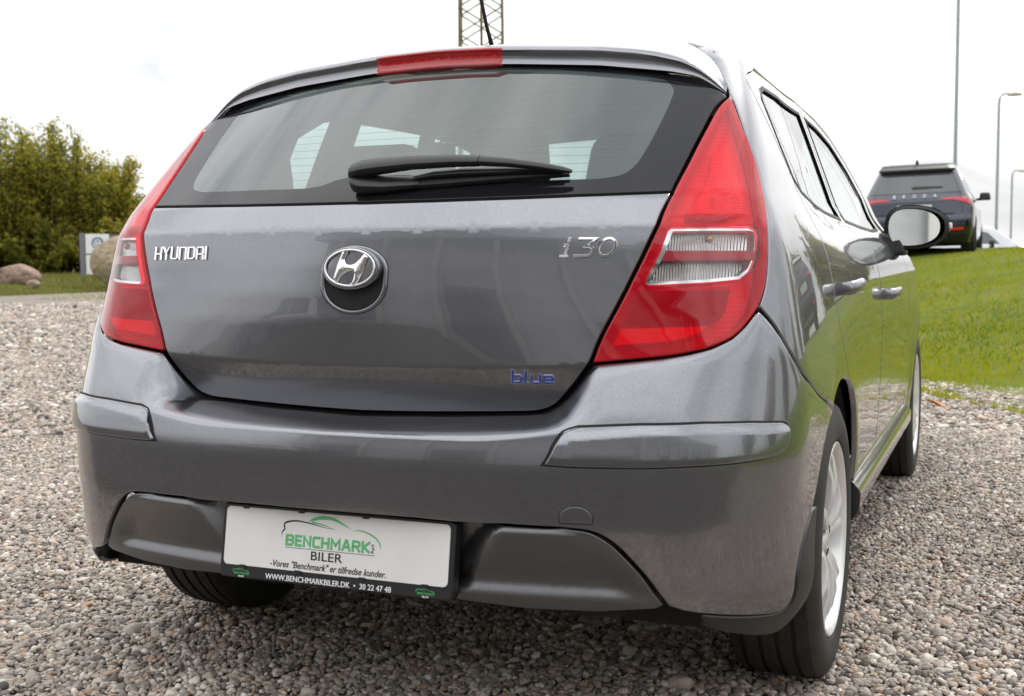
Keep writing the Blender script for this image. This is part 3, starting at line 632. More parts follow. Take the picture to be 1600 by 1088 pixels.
panel('front_wing', [(2.905, .30), (3.06, .30)]+farch+[(3.83, .30), (3.95, .32), (3.98, .62), (3.85, .84), (3.45, .955), (3.10, 1.03), (2.90, 1.04), (2.878, 1.0), (2.928, .90), (2.938, .60)], sidep, M['paint'], CAR, h=.05, bh=.03, sx=1, mirror=True)
for s in (1, -1):
    # sill skirt with an upward-facing ledge
    prof = [(.80, .385), (.836, .378), (.860, .352), (.866, .340), (.863, .30), (.845, .268), (.80, .255)]
    ys = [1.19, 1.3, 2.0, 2.8, 2.985]; V = []
    for i, y in enumerate(ys):
        k = .0
        V += [(s*(x-k*.6), y, z-(.004 if k else 0)) for x, z in prof]
    n = len(prof); Fc = [(i*n+j, i*n+j+1, (i+1)*n+j+1, (i+1)*n+j) if s < 0 else (i*n+j, (i+1)*n+j, (i+1)*n+j+1, i*n+j+1) for i in range(len(ys)-1) for j in range(n-1)]+[tuple(range(n)) if s > 0 else tuple(reversed(range(n))), tuple(reversed(range((len(ys)-1)*n, len(ys)*n))) if s > 0 else tuple(range((len(ys)-1)*n, len(ys)*n))]
    mobj('sill', V, Fc, M['paint'], CAR, True, sharp=40)
    # door mirror
    mr = empty('door_mirror'); mr.parent = CAR
    cx, cy, czz = .897, 2.68, 1.062
    V = []; n = 28; secs = [(-.005, .88, .88), (0, 1, 1), (.03, 1.0, 1.0), (.07, .90, .92), (.11, .70, .74), (.135, .42, .48), (.143, .02, .02)]
    out_ = [( .118*math.copysign(abs(math.cos(a))**.8, math.cos(a))*(1.0 if math.cos(a) < 0 else .92), .079*math.copysign(abs(math.sin(a))**.8, math.sin(a))*(1-.18*math.cos(a))) for a in np.linspace(0, 2*math.pi, n, endpoint=False)]
    for dy, kx, kz in secs: V += [(s*(cx+p[0]*kx), cy+dy, czz+p[1]*kz+.01*dy) for p in out_]
    Fc = [(i*n+k, i*n+(k+1) % n, (i+1)*n+(k+1) % n, (i+1)*n+k) if s > 0 else (i*n+k, (i+1)*n+k, (i+1)*n+(k+1) % n, i*n+(k+1) % n) for i in range(len(secs)-1) for k in range(n)]
    mobj('mirror_housing', V, Fc, M['plastic'], mr, True, sharp=50)
    V = [(s*(cx+p[0]*1.03), cy+.035+(.004 if p[1] > 0 else 0), czz+p[1]*1.05) for p in out_]+[(s*(cx+p[0]*1.02), cy+.075, czz+p[1]*1.02) for p in out_]+[(s*(cx+p[0]*.74), cy+.125, czz+p[1]*.78) for p in out_]+[(s*cx, cy+.152, czz)]
    Fc = [(i*n+k, i*n+(k+1) % n, (i+1)*n+(k+1) % n, (i+1)*n+k) if s > 0 else (i*n+k, (i+1)*n+k, (i+1)*n+(k+1) % n, i*n+(k+1) % n) for i in range(2) for k in range(n)]+[(2*n+k, 2*n+(k+1) % n, 3*n) for k in range(n)]
    mobj('mirror_cap', V, Fc, M['paint'], mr, True)
    V = [(s*(cx-.008+p[0]*.80), cy-.008+s*p[0]*s*.02+p[1]*.03, czz+p[1]*.84) for p in out_]
    mobj('mirror_glass', [(s*(cx-.008), cy-.008, czz)]+V, [(0, (k+1) % n+1, k+1) if s < 0 else (0, k+1, (k+1) % n+1) for k in range(n)], M['mirror'], mr, True)
    if s > 0:
        mr.children[2].rotation_mode = 'XYZ'
    bevel(MB().box((s*.785, cy+.045, czz-.062), (.15, .13, .085), taper=.8).build('mirror_foot', M['plastic'], mr), .015, 3)
    b = MB().box((s*(cx+.112), cy+.055, czz+.005), (.012, .05, .022)); bevel(b.build('side_indicator', M['white'], mr), .004)
    # wheel-arch liners
    for yc in (.78, 3.44):
        V = []; n = 24
        for x in (.50, .842):
            for k in range(n+1): a = math.pi*(-.08+1.16*k/n); V.append((s*x, yc+.362*math.cos(a), .312+.362*math.sin(a)))
        m_ = n+1; Fc = [(k, k+1, m_+k+1, m_+k) for k in range(n)]+[tuple(range(m_))]
        mobj('arch_liner', V, Fc, M['grille'], CAR)

# floor pan and underside
MB().box((0, 2.15, .255), (1.55, 3.75, .05)).box((0, .45, .33), (1.10, .70, .09)).build('floor_pan', M['grille'], CAR)
MB().box((0, .78, .27), (1.25, .09, .09)).build('rear_axle', M['grille'], CAR)
b = MB().box((0, .20, .365), (1.16, .16, .13)); b.build('rear_valance', M['grille'], CAR)
# wheels
def wheel(x, y, s, rot):
    w = empty('wheel'); w.parent = CAR; w.location = (x, y, .312); w.rotation_euler = (rot, 0, 0); R = .316; hw = .1025
    tread = [(-hw+.012, R-.012), (-hw+.022, R-.004)]
    for g in (-.062, -.025, .012, .048):
        tread += [(g-.0052, R-.0012), (g-.0045, R-.008), (g+.0045, R-.008), (g+.0052, R-.0012)]
    tread += [(hw-.022, R-.004), (hw-.012, R-.012), (hw-.003, R-.035), (hw, R-.062), (hw-.006, R-.088), (hw-.012, .222), (hw-.020, .213), (-hw+.02, .213), (-hw, R-.06), (-hw+.004, R-.03)]
    V, Fc = lathe([(a*s, r) for a, r in tread], 96, closed=True)
    if s < 0: Fc = [tuple(reversed(f)) for f in Fc]
    ty = mobj('tyre', V, Fc, M['tyre'], w, True, sharp=30)
    rimp = [(hw-.016, .222), (hw-.008, .2215), (hw-.006, .217), (hw-.012, .208), (hw-.018, .203), (hw-.05, .198), (-.06, .19), (-.09, .2)]
    V, Fc = lathe([(a*s, r) for a, r in rimp], 72); 
    if s < 0: Fc = [tuple(reversed(f)) for f in Fc]
    rm = mobj('rim', V, Fc, M['alloy'], w, True, sharp=40)
    # spokes in pairs
    for k in range(5):
        V = []; Fc = []
        for sgn in (-1, 1):
            st = len(V)
            for r, wd, dep in ((.045, .026, .000), (.09, .022, .004), (.14, .019, .010), (.185, .022, .018), (.206, .032, .026)):
                a = 2*math.pi*k/5+sgn*(.10+.16*(r-.045)/.16)
                ca, sa = math.cos(a), math.sin(a); ax = hw-.030+.018*math.sin(math.pi*(r-.045)/.17)+.004-dep*.2
                for tx, da in ((ax, -.5), (ax+.004, 0), (ax, .5), (ax-.028, .42), (ax-.028, -.42)):
                    V.append((tx*s, r*ca-da*wd*sa, r*sa+da*wd*ca))
            for i in range(4):
                for j in range(5): Fc.append((st+i*5+j, st+i*5+(j+1) % 5, st+(i+1)*5+(j+1) % 5, st+(i+1)*5+j) if s < 0 else (st+i*5+j, st+(i+1)*5+j, st+(i+1)*5+(j+1) % 5, st+i*5+(j+1) % 5))
        mobj('spoke', V, Fc, M['alloy'], rm, True, sharp=45)
    V, Fc = lathe([(a*s, r) for a, r in ((hw-.022, .0005), (hw-.022, .026), (hw-.028, .032), (hw-.028, .058), (hw-.05, .07))], 32)
    if s < 0: Fc = [tuple(reversed(f)) for f in Fc]
    mobj('hub_cap', V, Fc, M['alloy'], rm, True, sharp=35)
    V, Fc = lathe([(.01*s, .0005), (.01*s, .14), (.002*s, .14), (.002*s, .0005)], 40); mobj('brake_disc', V, Fc, mat('brake disc steel', (.2, .19, .18), .35, .9), w, True, sharp=35)
    return w
tm = mat('tyre rubber', (.009, .009, .009), .72, noise=(26, .4, (.022, .020, .018)), bump=(120, .25, .003)); M['tyre'] = tm
for x, y, s in ((.757, .78, 1), (-.757, .78, -1), (.757, 3.44, 1), (-.757, 3.44, -1)): wheel(x, y, s, .25 if y < 1 else .6)
# aerial
b = MB(); P = topp(np.array([0.]), np.array([.80]))[0]
V, Fc = lathe([(0, .0005), (.001, .031), (.007, .029), (.016, .016), (.024, .009), (.028, .0005)], 20)
an = mobj('antenna', [(P[0]+q[1], P[1]+q[2]*1.3, P[2]-.002+q[0]) for q in V], Fc, M['plastic'], CAR, True)
MB().tube([P+np.array([0, 0, .018]), P+np.array([-.003, -.03, .07]), P+np.array([-.010, -.115, .26]), P+np.array([-.014, -.16, .36])], [.0065, .0048, .0036, .003], 10).build('antenna_rod', M['rubber'], an, True)
# rear wiper
wp = empty('rear_wiper'); wp.parent = CAR
def gp(x, z, lift): P = rearx(np.array([x]), np.array([z]))[0]; return P+np.array([0, -.70, .71])*lift
def bar(pts, name, m, par, sharp=40):
    """pts: (x, z, lift of the centre, half height along the glass, half thickness)"""
    V = []; n = 10
    for x, z, l, hh, ht in pts:
        for k in range(n):
            a = 2*math.pi*k/n; u = math.copysign(abs(math.cos(a))**.6, math.cos(a))*hh; w_ = math.copysign(abs(math.sin(a))**.6, math.sin(a))*ht
            V.append(gp(x, z+u*.71, l+w_))
    Fc = [(i*n+k, i*n+(k+1) % n, (i+1)*n+(k+1) % n, (i+1)*n+k) for i in range(len(pts)-1) for k in range(n)]+[tuple(reversed(range(n))), tuple((len(pts)-1)*n+k for k in range(n))]
    return mobj(name, V, Fc, m, par, True, sharp=sharp)
bar([(-.038, 1.102, .020, .010, .012), (-.032, 1.101, .020, .018, .017), (-.012, 1.0985, .017, .022, .016), (.04, 1.0985, .013, .019, .012), (.10, 1.101, .011, .014, .009), (.115, 1.102, .009, .010, .007)], 'wiper_pivot', M['wiper'], wp)
bar([(-.042, 1.1060, .030, 0.0055, .007), (-.034, 1.1080, .036, 0.0138, .016), (-.01, 1.1110, .040, 0.0175, .017), (.03, 1.1140, .043, 0.0166, .014), (.10, 1.1175, .045, 0.0147, .011), (.19, 1.1190, .044, 0.0120, .010), (.24, 1.1190, .042, 0.0106, .009)], 'wiper_arm', M['wiper'], wp)
bar([(.241, 1.1190, .042, 0.0097, .0085), (.30, 1.1170, .038, 0.0087, .0075), (.36, 1.1135, .031, 0.0074, .0065), (.405, 1.1100, .025, 0.0060, .005), (.420, 1.1090, .022, 0.0037, .003)], 'arm_end_cap', M['wiper'], wp)
bar([(.10, 1.106, .016, .005, .006), (.14, 1.110, .020, .007, .007), (.20, 1.1125, .021, .008, .007), (.30, 1.115, .019, .007, .006), (.40, 1.1155, .014, .004, .005)], 'wiper_blade', M['wiper'], wp)
bar([(.06, 1.100, .008, .013, .007), (.20, 1.105, .008, .009, .007), (.32, 1.1105, .008, .006, .006), (.41, 1.114, .007, .003, .005)], 'blade_rubber', M['rubber'], wp)

# ---- badge and opening handle on the tailgate
bd = empty('badge_handle'); bd.parent = CAR
CX, CZ = .004, .938
def shield(k, dz=0):
    top = arcpts(CX, CZ-.004, .0745*k, .050*k, 0, 180, 24); bot = arcpts(CX, CZ-.030+dz, .0745*k, .058*k, 180, 360, 24)
    return top+bot
sq = shield(1.0); si = shield(.84, .002)
panel('recess_gap', [(p[0], p[1]) for p in shield(1.035)], rearx, M['dark'], bd, off=.0004, sx=1, rim=False, bh=.006)
V = []; n = len(sq)
for k, l in ((1.02, .0006), (1.0, .0035), (.95, .0050), (.90, .0042), (.86, .0008), (.845, -.002)): 
    q = np.array(shield(k, (1-k)*-.01)); V.append(on_rear(np.column_stack([q[:, 0]-0, q[:, 1], np.full(len(q), l)]), 0, 0))
V = np.concatenate(V); Fc = [(i*n+k, i*n+(k+1) % n, (i+1)*n+(k+1) % n, (i+1)*n+k) for i in range(5) for k in range(n)]
mobj('recess_ring', V, Fc, M['paint'], bd, True)
panel('recess_cup', shield(.86), rearx, M['dark'], bd, off=.0009, sx=1, rim=False, bh=.006)
# oval handle pad
EX, EZ, ER, EH = CX+.001, .938, .0655, .0425
n = 48; V = []
for k, l in ((1.0, .002), (1.0, .014), (.97, .0175), (.92, .0190), (.885, .0180), (.87, .0165), (.5, .0172), (.02, .0175)):
    q = np.array(arcpts(0, 0, ER*k, EH*k, 0, 360, n)[:-1]); V.append(on_rear(np.column_stack([q, np.full(n, l)]), EX, EZ))
V = np.concatenate(V); Fc = [(i*n+k, i*n+(k+1) % n, (i+1)*n+(k+1) % n, (i+1)*n+k) for i in range(7) for k in range(n)]
mobj('handle_pad', V, Fc, M['paint'], bd, True, sharp=50)
Vc, Fc = curve_mesh([arcpts(0, 0, ER*.84, EH*.82, 0, 360, 48)[:-1]], .0026, 3, [True], .7)
mobj('badge_ring', on_rear(Vc, EX, EZ, .0195), Fc, M['chrome'], bd, True)
# slanted letter of the emblem: two leaning uprights and an S-shaped bar, flat outline with a raised ridge
k1, k2 = ER*.84, EH*.82
Hl = [(-.68, -.68), (-.50, -.84), (-.33, -.50), (-.12, -.24), (.08, -.16), (.20, -.30), (.17, -.60), (.06, -.97), (.30, -.93), (.50, -.35), (.74, .62), (.56, .82), (.42, .52), (.24, .28), (.04, .18), (-.14, .24), (-.22, .44), (-.16, .68), (-.06, .97), (-.32, .92), (-.50, .20)]
Hl = [(p[0]*k1, p[1]*k2) for p in Hl]
hr = resample(np.array(Hl), .004); hin = offset_poly(hr[::-1] if (hr[:, 0]*np.roll(hr[:, 1], -1)-np.roll(hr[:, 0], -1)*hr[:, 1]).sum() < 0 else hr, .0038)
hr2 = hr[::-1] if (hr[:, 0]*np.roll(hr[:, 1], -1)-np.roll(hr[:, 0], -1)*hr[:, 1]).sum() < 0 else hr
n = len(hr2); r = delaunay_2d_cdt([Vector(p) for p in hin], [(i, (i+1) % n) for i in range(n)], [], 0, 1e-8)
vs = np.array([tuple(v) for v in r[0]]); tri = [f for f in r[2] if inside(vs[list(f)].mean(0)[None], hin)[0]]
inv = {j: i for i, o in enumerate(r[3]) for j in o}
V = np.concatenate([np.column_stack([vs, np.full(len(vs), .0250)]), np.column_stack([hr2, np.full(n, .0185)])]); b0 = len(vs)
Fc = list(tri)+[(inv[i], b0+i, b0+(i+1) % n, inv[(i+1) % n]) for i in range(n)]
mobj('badge_letter', on_rear(V, EX, EZ), Fc, M['chrome'], bd, True)
# ---- raised lettering
def strip3(st, w, h):
    # a moulded letter stroke: mitred ribbon with sloping flanks
    p = np.array(st, float); closed = np.linalg.norm(p[0]-p[-1]) < 1e-6; p = p[:-1] if closed else p; n = len(p)
    d1 = p-np.roll(p, 1, 0); d2 = np.roll(p, -1, 0)-p
    if not closed: d1[0] = d2[0]; d2[-1] = d1[-1]
    d1 /= np.linalg.norm(d1, axis=1)[:, None]; d2 /= np.linalg.norm(d2, axis=1)[:, None]; n1 = np.column_stack([-d1[:, 1], d1[:, 0]]); n2 = np.column_stack([-d2[:, 1], d2[:, 0]]); m = n1+n2; m /= np.linalg.norm(m, axis=1)[:, None]; k = 1/np.maximum((m*n1).sum(1), .5)
    if not closed: p = p.copy(); p[0] -= d2[0]*w/2; p[-1] += d1[-1]*w/2
    V = []
    for f, z in ((.5, 0), (.5, h*.55), (.30, h), (-.30, h), (-.5, h*.55), (-.5, 0)): V.append(np.column_stack([p+m*(f*w*k)[:, None], np.full(n, z)]))
    V = np.stack(V, 1).reshape(-1, 3); Fc = []
    for i in range(n if closed else n-1):
        j = (i+1) % n
        for q in range(5): Fc.append((i*6+q, i*6+q+1, j*6+q+1, j*6+q))
    if not closed: Fc += [tuple(range(6))[::-1], tuple((n-1)*6+q for q in range(6))]
    return V, Fc
def letters(defs, x0, z0, adv, H, w, m, name, parent, shear=0, h=.004, lift=.0):
    b = MB(); x = 0
    for strokes, lw_ in defs:
        for i, s in enumerate(strokes):
            V, Fc = strip3([(x+(q[0]*lw_+q[1]*H*shear), q[1]*H) for q in s], w, h*(1-.08*i)); b.add(V, Fc)
        x += lw_+adv
    o = mobj(name, on_rear(np.array(b.v), x0, z0, lift), b.f, m, parent, True, sharp=20)
    return o, x-adv
lw = .0188
HY = [([[(0, 0), (0, 1)], [(1, 0), (1, 1)], [(0, .45), (1, .45)]], lw), ([[(0, 1), (.5, .5), (1, 1)], [(.5, .5), (.5, 0)]], lw), ([[(0, 1), (0, .1), (.1, 0), (.9, 0), (1, .1), (1, 1)]], lw), ([[(0, 0), (0, 1), (.9, 1), (1, .9), (1, 0)]], lw), ([[(0, 0), (0, 1), (.85, 1), (1, .85), (1, .15), (.85, 0), (0, 0)]], lw), ([[(0, 0), (0, .85), (.15, 1), (.85, 1), (1, .85), (1, 0)], [(0, .4), (1, .4)]], lw), ([[(0, 0), (0, 1)]], .001)]
letters(HY, -.538, .961, .0078, .024, .0046, M['chrome'], 'brand_lettering', gate, 0, .0042)
I3 = [([[(.05, 0), (.60, 0)], [(.18, .62), (.42, .62), (.42, .0)], [(.42, .86), (.42, 1.0)]], .020), ([[(.0, 1), (1, 1), (.95, .95), (.45, .55), (.75, .55), (.95, .42), (.95, .15), (.75, 0), (-.05, 0)]], .030), ([[(q[0], q[1]) for q in arcpts(.5, .5, .5, .5, 0, 360, 22)]], .031)]
letters(I3, .425, .960, .0080, .033, .0058, M['chrome'], 'model_lettering', gate, .22, .0036)
BLU = [([[(0, 1.0), (0, 0), (.85, 0), (1, .12), (1, .48), (.85, .6), (.05, .6)]], .0175), ([[(.2, 1), (.2, .1), (.6, 0)]], .006), ([[(0, .6), (0, .12), (.12, 0), (1, 0)], [(1, .6), (1, 0)]], .0165), ([[(0, .3), (1, .3), (1, .48), (.88, .6), (.12, .6), (0, .48), (0, .12), (.12, 0), (1, 0)]], .0175)]
letters(BLU, .336, .7215, .0070, .022, .0070, M['satin'], 'trim_lettering_outline', gate, .15, .0016)
letters(BLU, .336, .7215, .0070, .022, .0050, M['blue'], 'trim_lettering', gate, .15, .0030)
# ---- number plate in its holder
pl = empty('number_plate'); pl.parent = CAR; pl.location = (0, -.006, .402); TILT = .163
Mx = Matrix.Rotation(math.radians(90)-TILT, 4, 'X'); pl.rotation_euler = Mx.to_euler()          # local x right, y up the plate, z out
def flat(name, V, Fc, m, par, lift, dx=0, dy=0):
    V = np.array(V, float); V = V if V.shape[1] == 3 else np.column_stack([V, np.zeros(len(V))]); return mobj(name, V+[dx, dy, lift], Fc, m, par, False)
def slab(outline, z0, z1, ch=.0012):
    q = np.array(outline); n = len(q); i_ = offset_poly(q, ch); V = np.concatenate([np.column_stack([q, np.full(n, z0)]), np.column_stack([q, np.full(n, z1-ch)]), np.column_stack([i_, np.full(n, z1)])])
    return V, [(i+k*n, (i+1) % n+k*n, (i+1) % n+(k+1)*n, i+(k+1)*n) for k in (0, 1) for i in range(n)]+[tuple(range(2*n, 3*n))]
V, Fc = slab(rrect(-.261, -.084, .261, .0655, .010), -.028, -.001, .003); mobj('plate_holder', V, Fc, M['plastic'], pl, True, sharp=35)
V, Fc = slab(rrect(-.2515, -.0585, .2515, .0585, .010), -.004, .0006, .0006); pf = mobj('plate_face', V, Fc, M['plate'], pl, False)
for u, v in [(u, .0585) for u in (-.205, -.075, .070)]+[(u, -.0595) for u in (-.205, -.075, .070, .205)]: MB().box((u, v, .0006), (.014, .006, .003)).build('plate_clip', M['plastic'], pl)
def txt(s, u0, u1, v0, v1, m, weight=0, shear=0, lift=.0010, par=None, rot=False, nm='lettering'):
    w, h = (u1-u0, v1-v0) if not rot else (v1-v0, u1-u0); V, Fc = text_mesh(s, w, h, weight, shear)
    if rot: V = np.column_stack([-V[:, 1], V[:, 0], V[:, 2]])
    V[:, 0] += (u0+u1)/2; V[:, 1] += (v0+v1)/2; V[:, 2] += lift; return mobj(nm, V, Fc, m, par or pf, False)
GL = {'B': ([[(0, 0), (0, 1), (.8, 1), (1, .88), (1, .64), (.8, .52), (0, .52)], [(.8, .52), (1, .4), (1, .12), (.8, 0), (0, 0)]], 1), 'E': ([[(1, 1), (0, 1), (0, 0), (1, 0)], [(0, .5), (.85, .5)]], .8), 'N': ([[(0, 0), (0, 1), (1, 0), (1, 1)]], 1), 'C': ([[(1, 1), (.15, 1), (0, .85), (0, .15), (.15, 0), (1, 0)]], .9), 'H': ([[(0, 0), (0, 1)], [(1, 0), (1, 1)], [(0, .5), (1, .5)]], 1), 'M': ([[(0, 0), (0, 1), (.5, .35), (1, 1), (1, 0)]], 1.25), 'A': ([[(0, 0), (.42, 1), (.58, 1), (1, 0)], [(.2, .3), (.8, .3)]], 1.1), 'R': ([[(0, 0), (0, 1), (.8, 1), (1, .87), (1, .6), (.8, .47), (0, .47)], [(.55, .47), (1, 0)]], 1), 'K': ([[(0, 0), (0, 1)], [(1, 1), (.15, .5), (1, 0)]], 1)}
gb_ = MB(); ux = 0; uw = .0142; ug = .0074
for ch in 'BENCHMARK':
    for i, s_ in enumerate(GL[ch][0]):
        V, Fc = strip3([(ux+q[0]*GL[ch][1]*uw, q[1]*.0178) for q in s_], .0050, .0006-.00008*i); gb_.add(V, Fc)
    ux += GL[ch][1]*uw+ug
k_ = .186/(ux-ug)
mobj('lettering', [(-.105+q[0]*k_, -.0072+q[1], q[2]+.0009) for q in gb_.v], gb_.f, M['green'], pf, False)
txt('BILER', -.047, .024, -.0335, -.0165, M['ink'], .006)
txt('ApS', .086, .0935, -.0105, .0085, M['ink'], .004, rot=True)
txt('-Vores "Benchmark" er tilfredse kunder.', -.140, .121, -.0530, -.0395, M['ink'], .010, .28)
txt('WWW.BENCHMARKBILER.DK  \u2022  30 22 47 48', -.150, .133, -.0795, -.0685, M['white'], 0, lift=-.0004, par=pl)
txt('WWW.BENCHMARKBILER.DK  \u2022  30 22 47 48', -.1494, .1336, -.0793, -.0687, M['white'], 0, lift=-.0002, par=pl)
V, Fc = slab([(-.107, -.0136), (.094, -.0136), (.094, -.0127), (-.107, -.0127)], .0008, .0012, .0002); mobj('underline', V, Fc, M['ink'], pf, False)
def ribbon(pts, ws, m, par, lift, name='car_outline', k=1, du=0, dv=0):
    p = np.array(crv(pts, 5)); w = np.interp(np.linspace(0, 1, len(p)), np.linspace(0, 1, len(ws)), ws)
    t = np.gradient(p, axis=0); t /= np.linalg.norm(t, axis=1)[:, None]; n = np.column_stack([-t[:, 1], t[:, 0]])
    V = np.concatenate([p+n*w[:, None]/2, p-n*w[:, None]/2])*k+[du, dv]; m_ = len(p); V = np.column_stack([V, np.full(2*m_, lift)])
    return mobj(name, V, [(i+1, i, m_+i, m_+i+1) for i in range(m_-1)], m, par, False)
A1 = [(-.117, .007), (-.1165, .016), (-.111, .0225), (-.113, .030), (-.107, .036), (-.085, .040), (-.055, .0375), (-.025, .0325), (.000, .0295)]
A2 = [(-.058, .0405), (-.045, .046), (-.025, .0505), (0, .049), (.022, .0405), (.040, .0325)]
A3 = [(-.05, .040), (-.02, .036), (.006, .0285)]
A4 = [(.042, .0295), (.058, .032), (.078, .028), (.096, .019), (.105, .008), (.105, .001)]
ribbon(A1, [.0006, .0022, .003, .003, .0035, .003, .0022, .0012, .0003], M['ink'], pf, .0011)
ribbon(A2, [.0006, .006, .0075, .006, .003, .0003], M['green'], pf, .0012); ribbon(A3, [.003, .002, .0003], M['green'], pf, .0012); ribbon(A4, [.0003, .002, .003, .003, .002, .0005], M['green'], pf, .0011)
for u in (-.207, .207):
    for A in (A1, A2, A4): ribbon(A, [.003, .006, .006, .003], M['green'], pl, -.0004, 'small_car_outline', .18, u, -.074)
    txt('BENCHMARK', u-.018, u+.018, -.0765, -.0715, M['green'], 0, 0, -.0004, pl); txt('BILER', u-.007, u+.007, -.0815, -.0782, M['white'], .01, 0, -.0004, pl)
# ---- interior seen through the glass
def cushion(c, d, name, m, par, tilt=0, b=.05):
    o = MB().box((0, 0, 0), d, taper=.86).build(name, m, par); o.location = c; o.rotation_euler = (tilt, 0, 0); bevel(o, b, 4); return o
MB().box((0, .52, .985), (1.20, .50, .02)).build('parcel_shelf', M['fabric'], CAR)
st = empty('rear_seat'); st.parent = CAR
cushion((0, .98, .78), (1.28, .16, .66), 'seat_back', M['fabric'], st, -.35)
cushion((0, 1.28, .48), (1.25, .50, .16), 'seat_base', M['fabric'], st)
for x in (-.39, 0, .39): cushion((x, .86, 1.165 if x else 1.14), (.34 if x else .27, .10, .20 if x else .17), 'headrest', M['fabric'], st, -.2, .045)
for x in (-.36, .36):
    st = empty('front_seat'); st.parent = CAR
    cushion((x, 1.90, .84), (.52, .16, .76), 'seat_back', M['fabric'], st, -.3); cushion((x, 2.25, .50), (.50, .50, .16), 'seat_base', M['fabric'], st); cushion((x, 1.77, 1.30), (.30, .11, .20), 'headrest', M['fabric'], st, -.15, .04)
MB().box((0, 2.95, .90), (1.35, .35, .18)).build('dashboard', M['trimdark'], CAR)
V, Fc = lathe([(-.010, .185), (.0, .195), (.010, .185), (0, .175)], 32, closed=True); sw = mobj('steering_wheel', [(q[1], q[0], q[2]) for q in V], Fc, M['trimdark'], CAR, True); sw.location = (-.36, 2.62, .92); sw.rotation_euler = (-.4, 0, 0)
for s in (1, -1): MB().box((s*.59, 1.72, 1.20), (.05, .12, .30)).build('pillar_post', M['trimdark'], CAR)
cushion((0, 2.63, 1.30), (.22, .03, .06), 'rear_view_mirror', M['trimdark'], CAR, 0, .015)
# ------------------------------------------------------------------ SETTING
def ramp_mat(name, cols, scale=4, rough=.95, bump=None, vor=None, detail=6):
    m = bpy.data.materials.new(name); m.use_nodes = True; t = m.node_tree; p = t.nodes['Principled BSDF']; p.inputs['Roughness'].default_value = rough; p.inputs['Specular IOR Level'].default_value = .25
    c = t.nodes.new('ShaderNodeTexCoord')
    if vor: n = t.nodes.new('ShaderNodeTexVoronoi'); n.inputs['Scale'].default_value = vor; o = n.outputs['Color']
    else: n = t.nodes.new('ShaderNodeTexNoise'); n.inputs['Scale'].default_value = scale; n.inputs['Detail'].default_value = detail; n.inputs['Roughness'].default_value = .65; o = n.outputs[0]
    t.links.new(c.outputs['Object'], n.inputs['Vector'])
    r = t.nodes.new('ShaderNodeValToRGB'); r.color_ramp.elements[0].color = (*cols[0][1], 1); r.color_ramp.elements[0].position = cols[0][0]; r.color_ramp.elements[1].color = (*cols[-1][1], 1); r.color_ramp.elements[1].position = cols[-1][0]
    for q, k in cols[1:-1]: r.color_ramp.elements.new(q).color = (*k, 1)
    if vor:
        s = t.nodes.new('ShaderNodeSeparateColor'); t.links.new(o, s.inputs[0]); t.links.new(s.outputs[0], r.inputs[0])
        b = t.nodes.new('ShaderNodeBump'); b.inputs['Distance'].default_value = .02; b.inputs['Strength'].default_value = 1; b.invert = True; t.links.new(n.outputs['Distance'], b.inputs['Height']); t.links.new(b.outputs[0], p.inputs['Normal'])
    else: t.links.new(o, r.inputs[0])
    if bump:
        n2 = t.nodes.new('ShaderNodeTexNoise'); n2.inputs['Scale'].default_value = bump[0]; n2.inputs['Detail'].default_value = 6; t.links.new(c.outputs['Object'], n2.inputs['Vector'])
        b = t.nodes.new('ShaderNodeBump'); b.inputs['Strength'].default_value = bump[1]; b.inputs['Distance'].default_value = bump[2]; t.links.new(n2.outputs[0], b.inputs['Height']); t.links.new(b.outputs[0], p.inputs['Normal'])
    t.links.new(r.outputs[0], p.inputs['Base Color']); return m
STONES = [(0, (.07, .065, .062)), (.10, (.22, .20, .185)), (.34, (.42, .37, .33)), (.50, (.32, .30, .285)), (.68, (.56, .505, .455)), (.80, (.43, .29, .20)), (.86, (.50, .46, .425)), (1, (.78, .75, .70))]
STONES = [(q, tuple(.77*k*f for k, f in zip(c, (1.03, 1.0, .955)))) for q, c in STONES]
GM = ramp_mat('gravel bed', [(q, tuple(.72*k for k in c)) for q, c in STONES], vor=48)
mobj('ground', [(-900, -900, -.012), (900, -900, -.012), (900, 1200, -.012), (-900, 1200, -.012)], [(0, 1, 2, 3)], GM, None, False)['kind'] = 'structure'
ay = ramp_mat('gravel darkened for reflection', [(0, (.035, .032, .029)), (.35, (.075, .068, .061)), (.7, (.12, .11, .10)), (1, (.19, .175, .16))], vor=42); t = ay.node_tree     # unseen ground, added dark so the bumper mirrors it darker; thins into paler gravel
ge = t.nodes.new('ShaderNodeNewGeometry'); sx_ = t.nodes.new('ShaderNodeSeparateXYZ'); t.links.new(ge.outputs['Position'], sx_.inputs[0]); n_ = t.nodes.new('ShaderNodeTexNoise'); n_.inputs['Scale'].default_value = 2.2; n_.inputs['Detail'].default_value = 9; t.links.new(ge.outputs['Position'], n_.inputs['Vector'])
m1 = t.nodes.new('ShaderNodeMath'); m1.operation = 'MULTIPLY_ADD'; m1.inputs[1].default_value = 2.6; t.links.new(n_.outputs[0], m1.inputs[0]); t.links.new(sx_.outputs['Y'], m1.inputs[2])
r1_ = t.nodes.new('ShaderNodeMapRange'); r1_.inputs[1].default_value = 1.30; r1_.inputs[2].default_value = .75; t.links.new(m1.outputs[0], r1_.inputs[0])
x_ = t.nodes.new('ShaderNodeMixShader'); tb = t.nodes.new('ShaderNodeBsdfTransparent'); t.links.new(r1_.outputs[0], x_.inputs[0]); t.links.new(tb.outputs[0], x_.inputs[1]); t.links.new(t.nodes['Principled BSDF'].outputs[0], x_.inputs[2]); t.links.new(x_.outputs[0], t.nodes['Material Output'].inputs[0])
mobj('added_dark_ground', [(-15, -16.5, -.006), (45, -16.5, -.006), (45, -.2, -.006), (-15, -.2, -.006)], [(0, 1, 2, 3)], ay, None, False)['kind'] = 'structure'
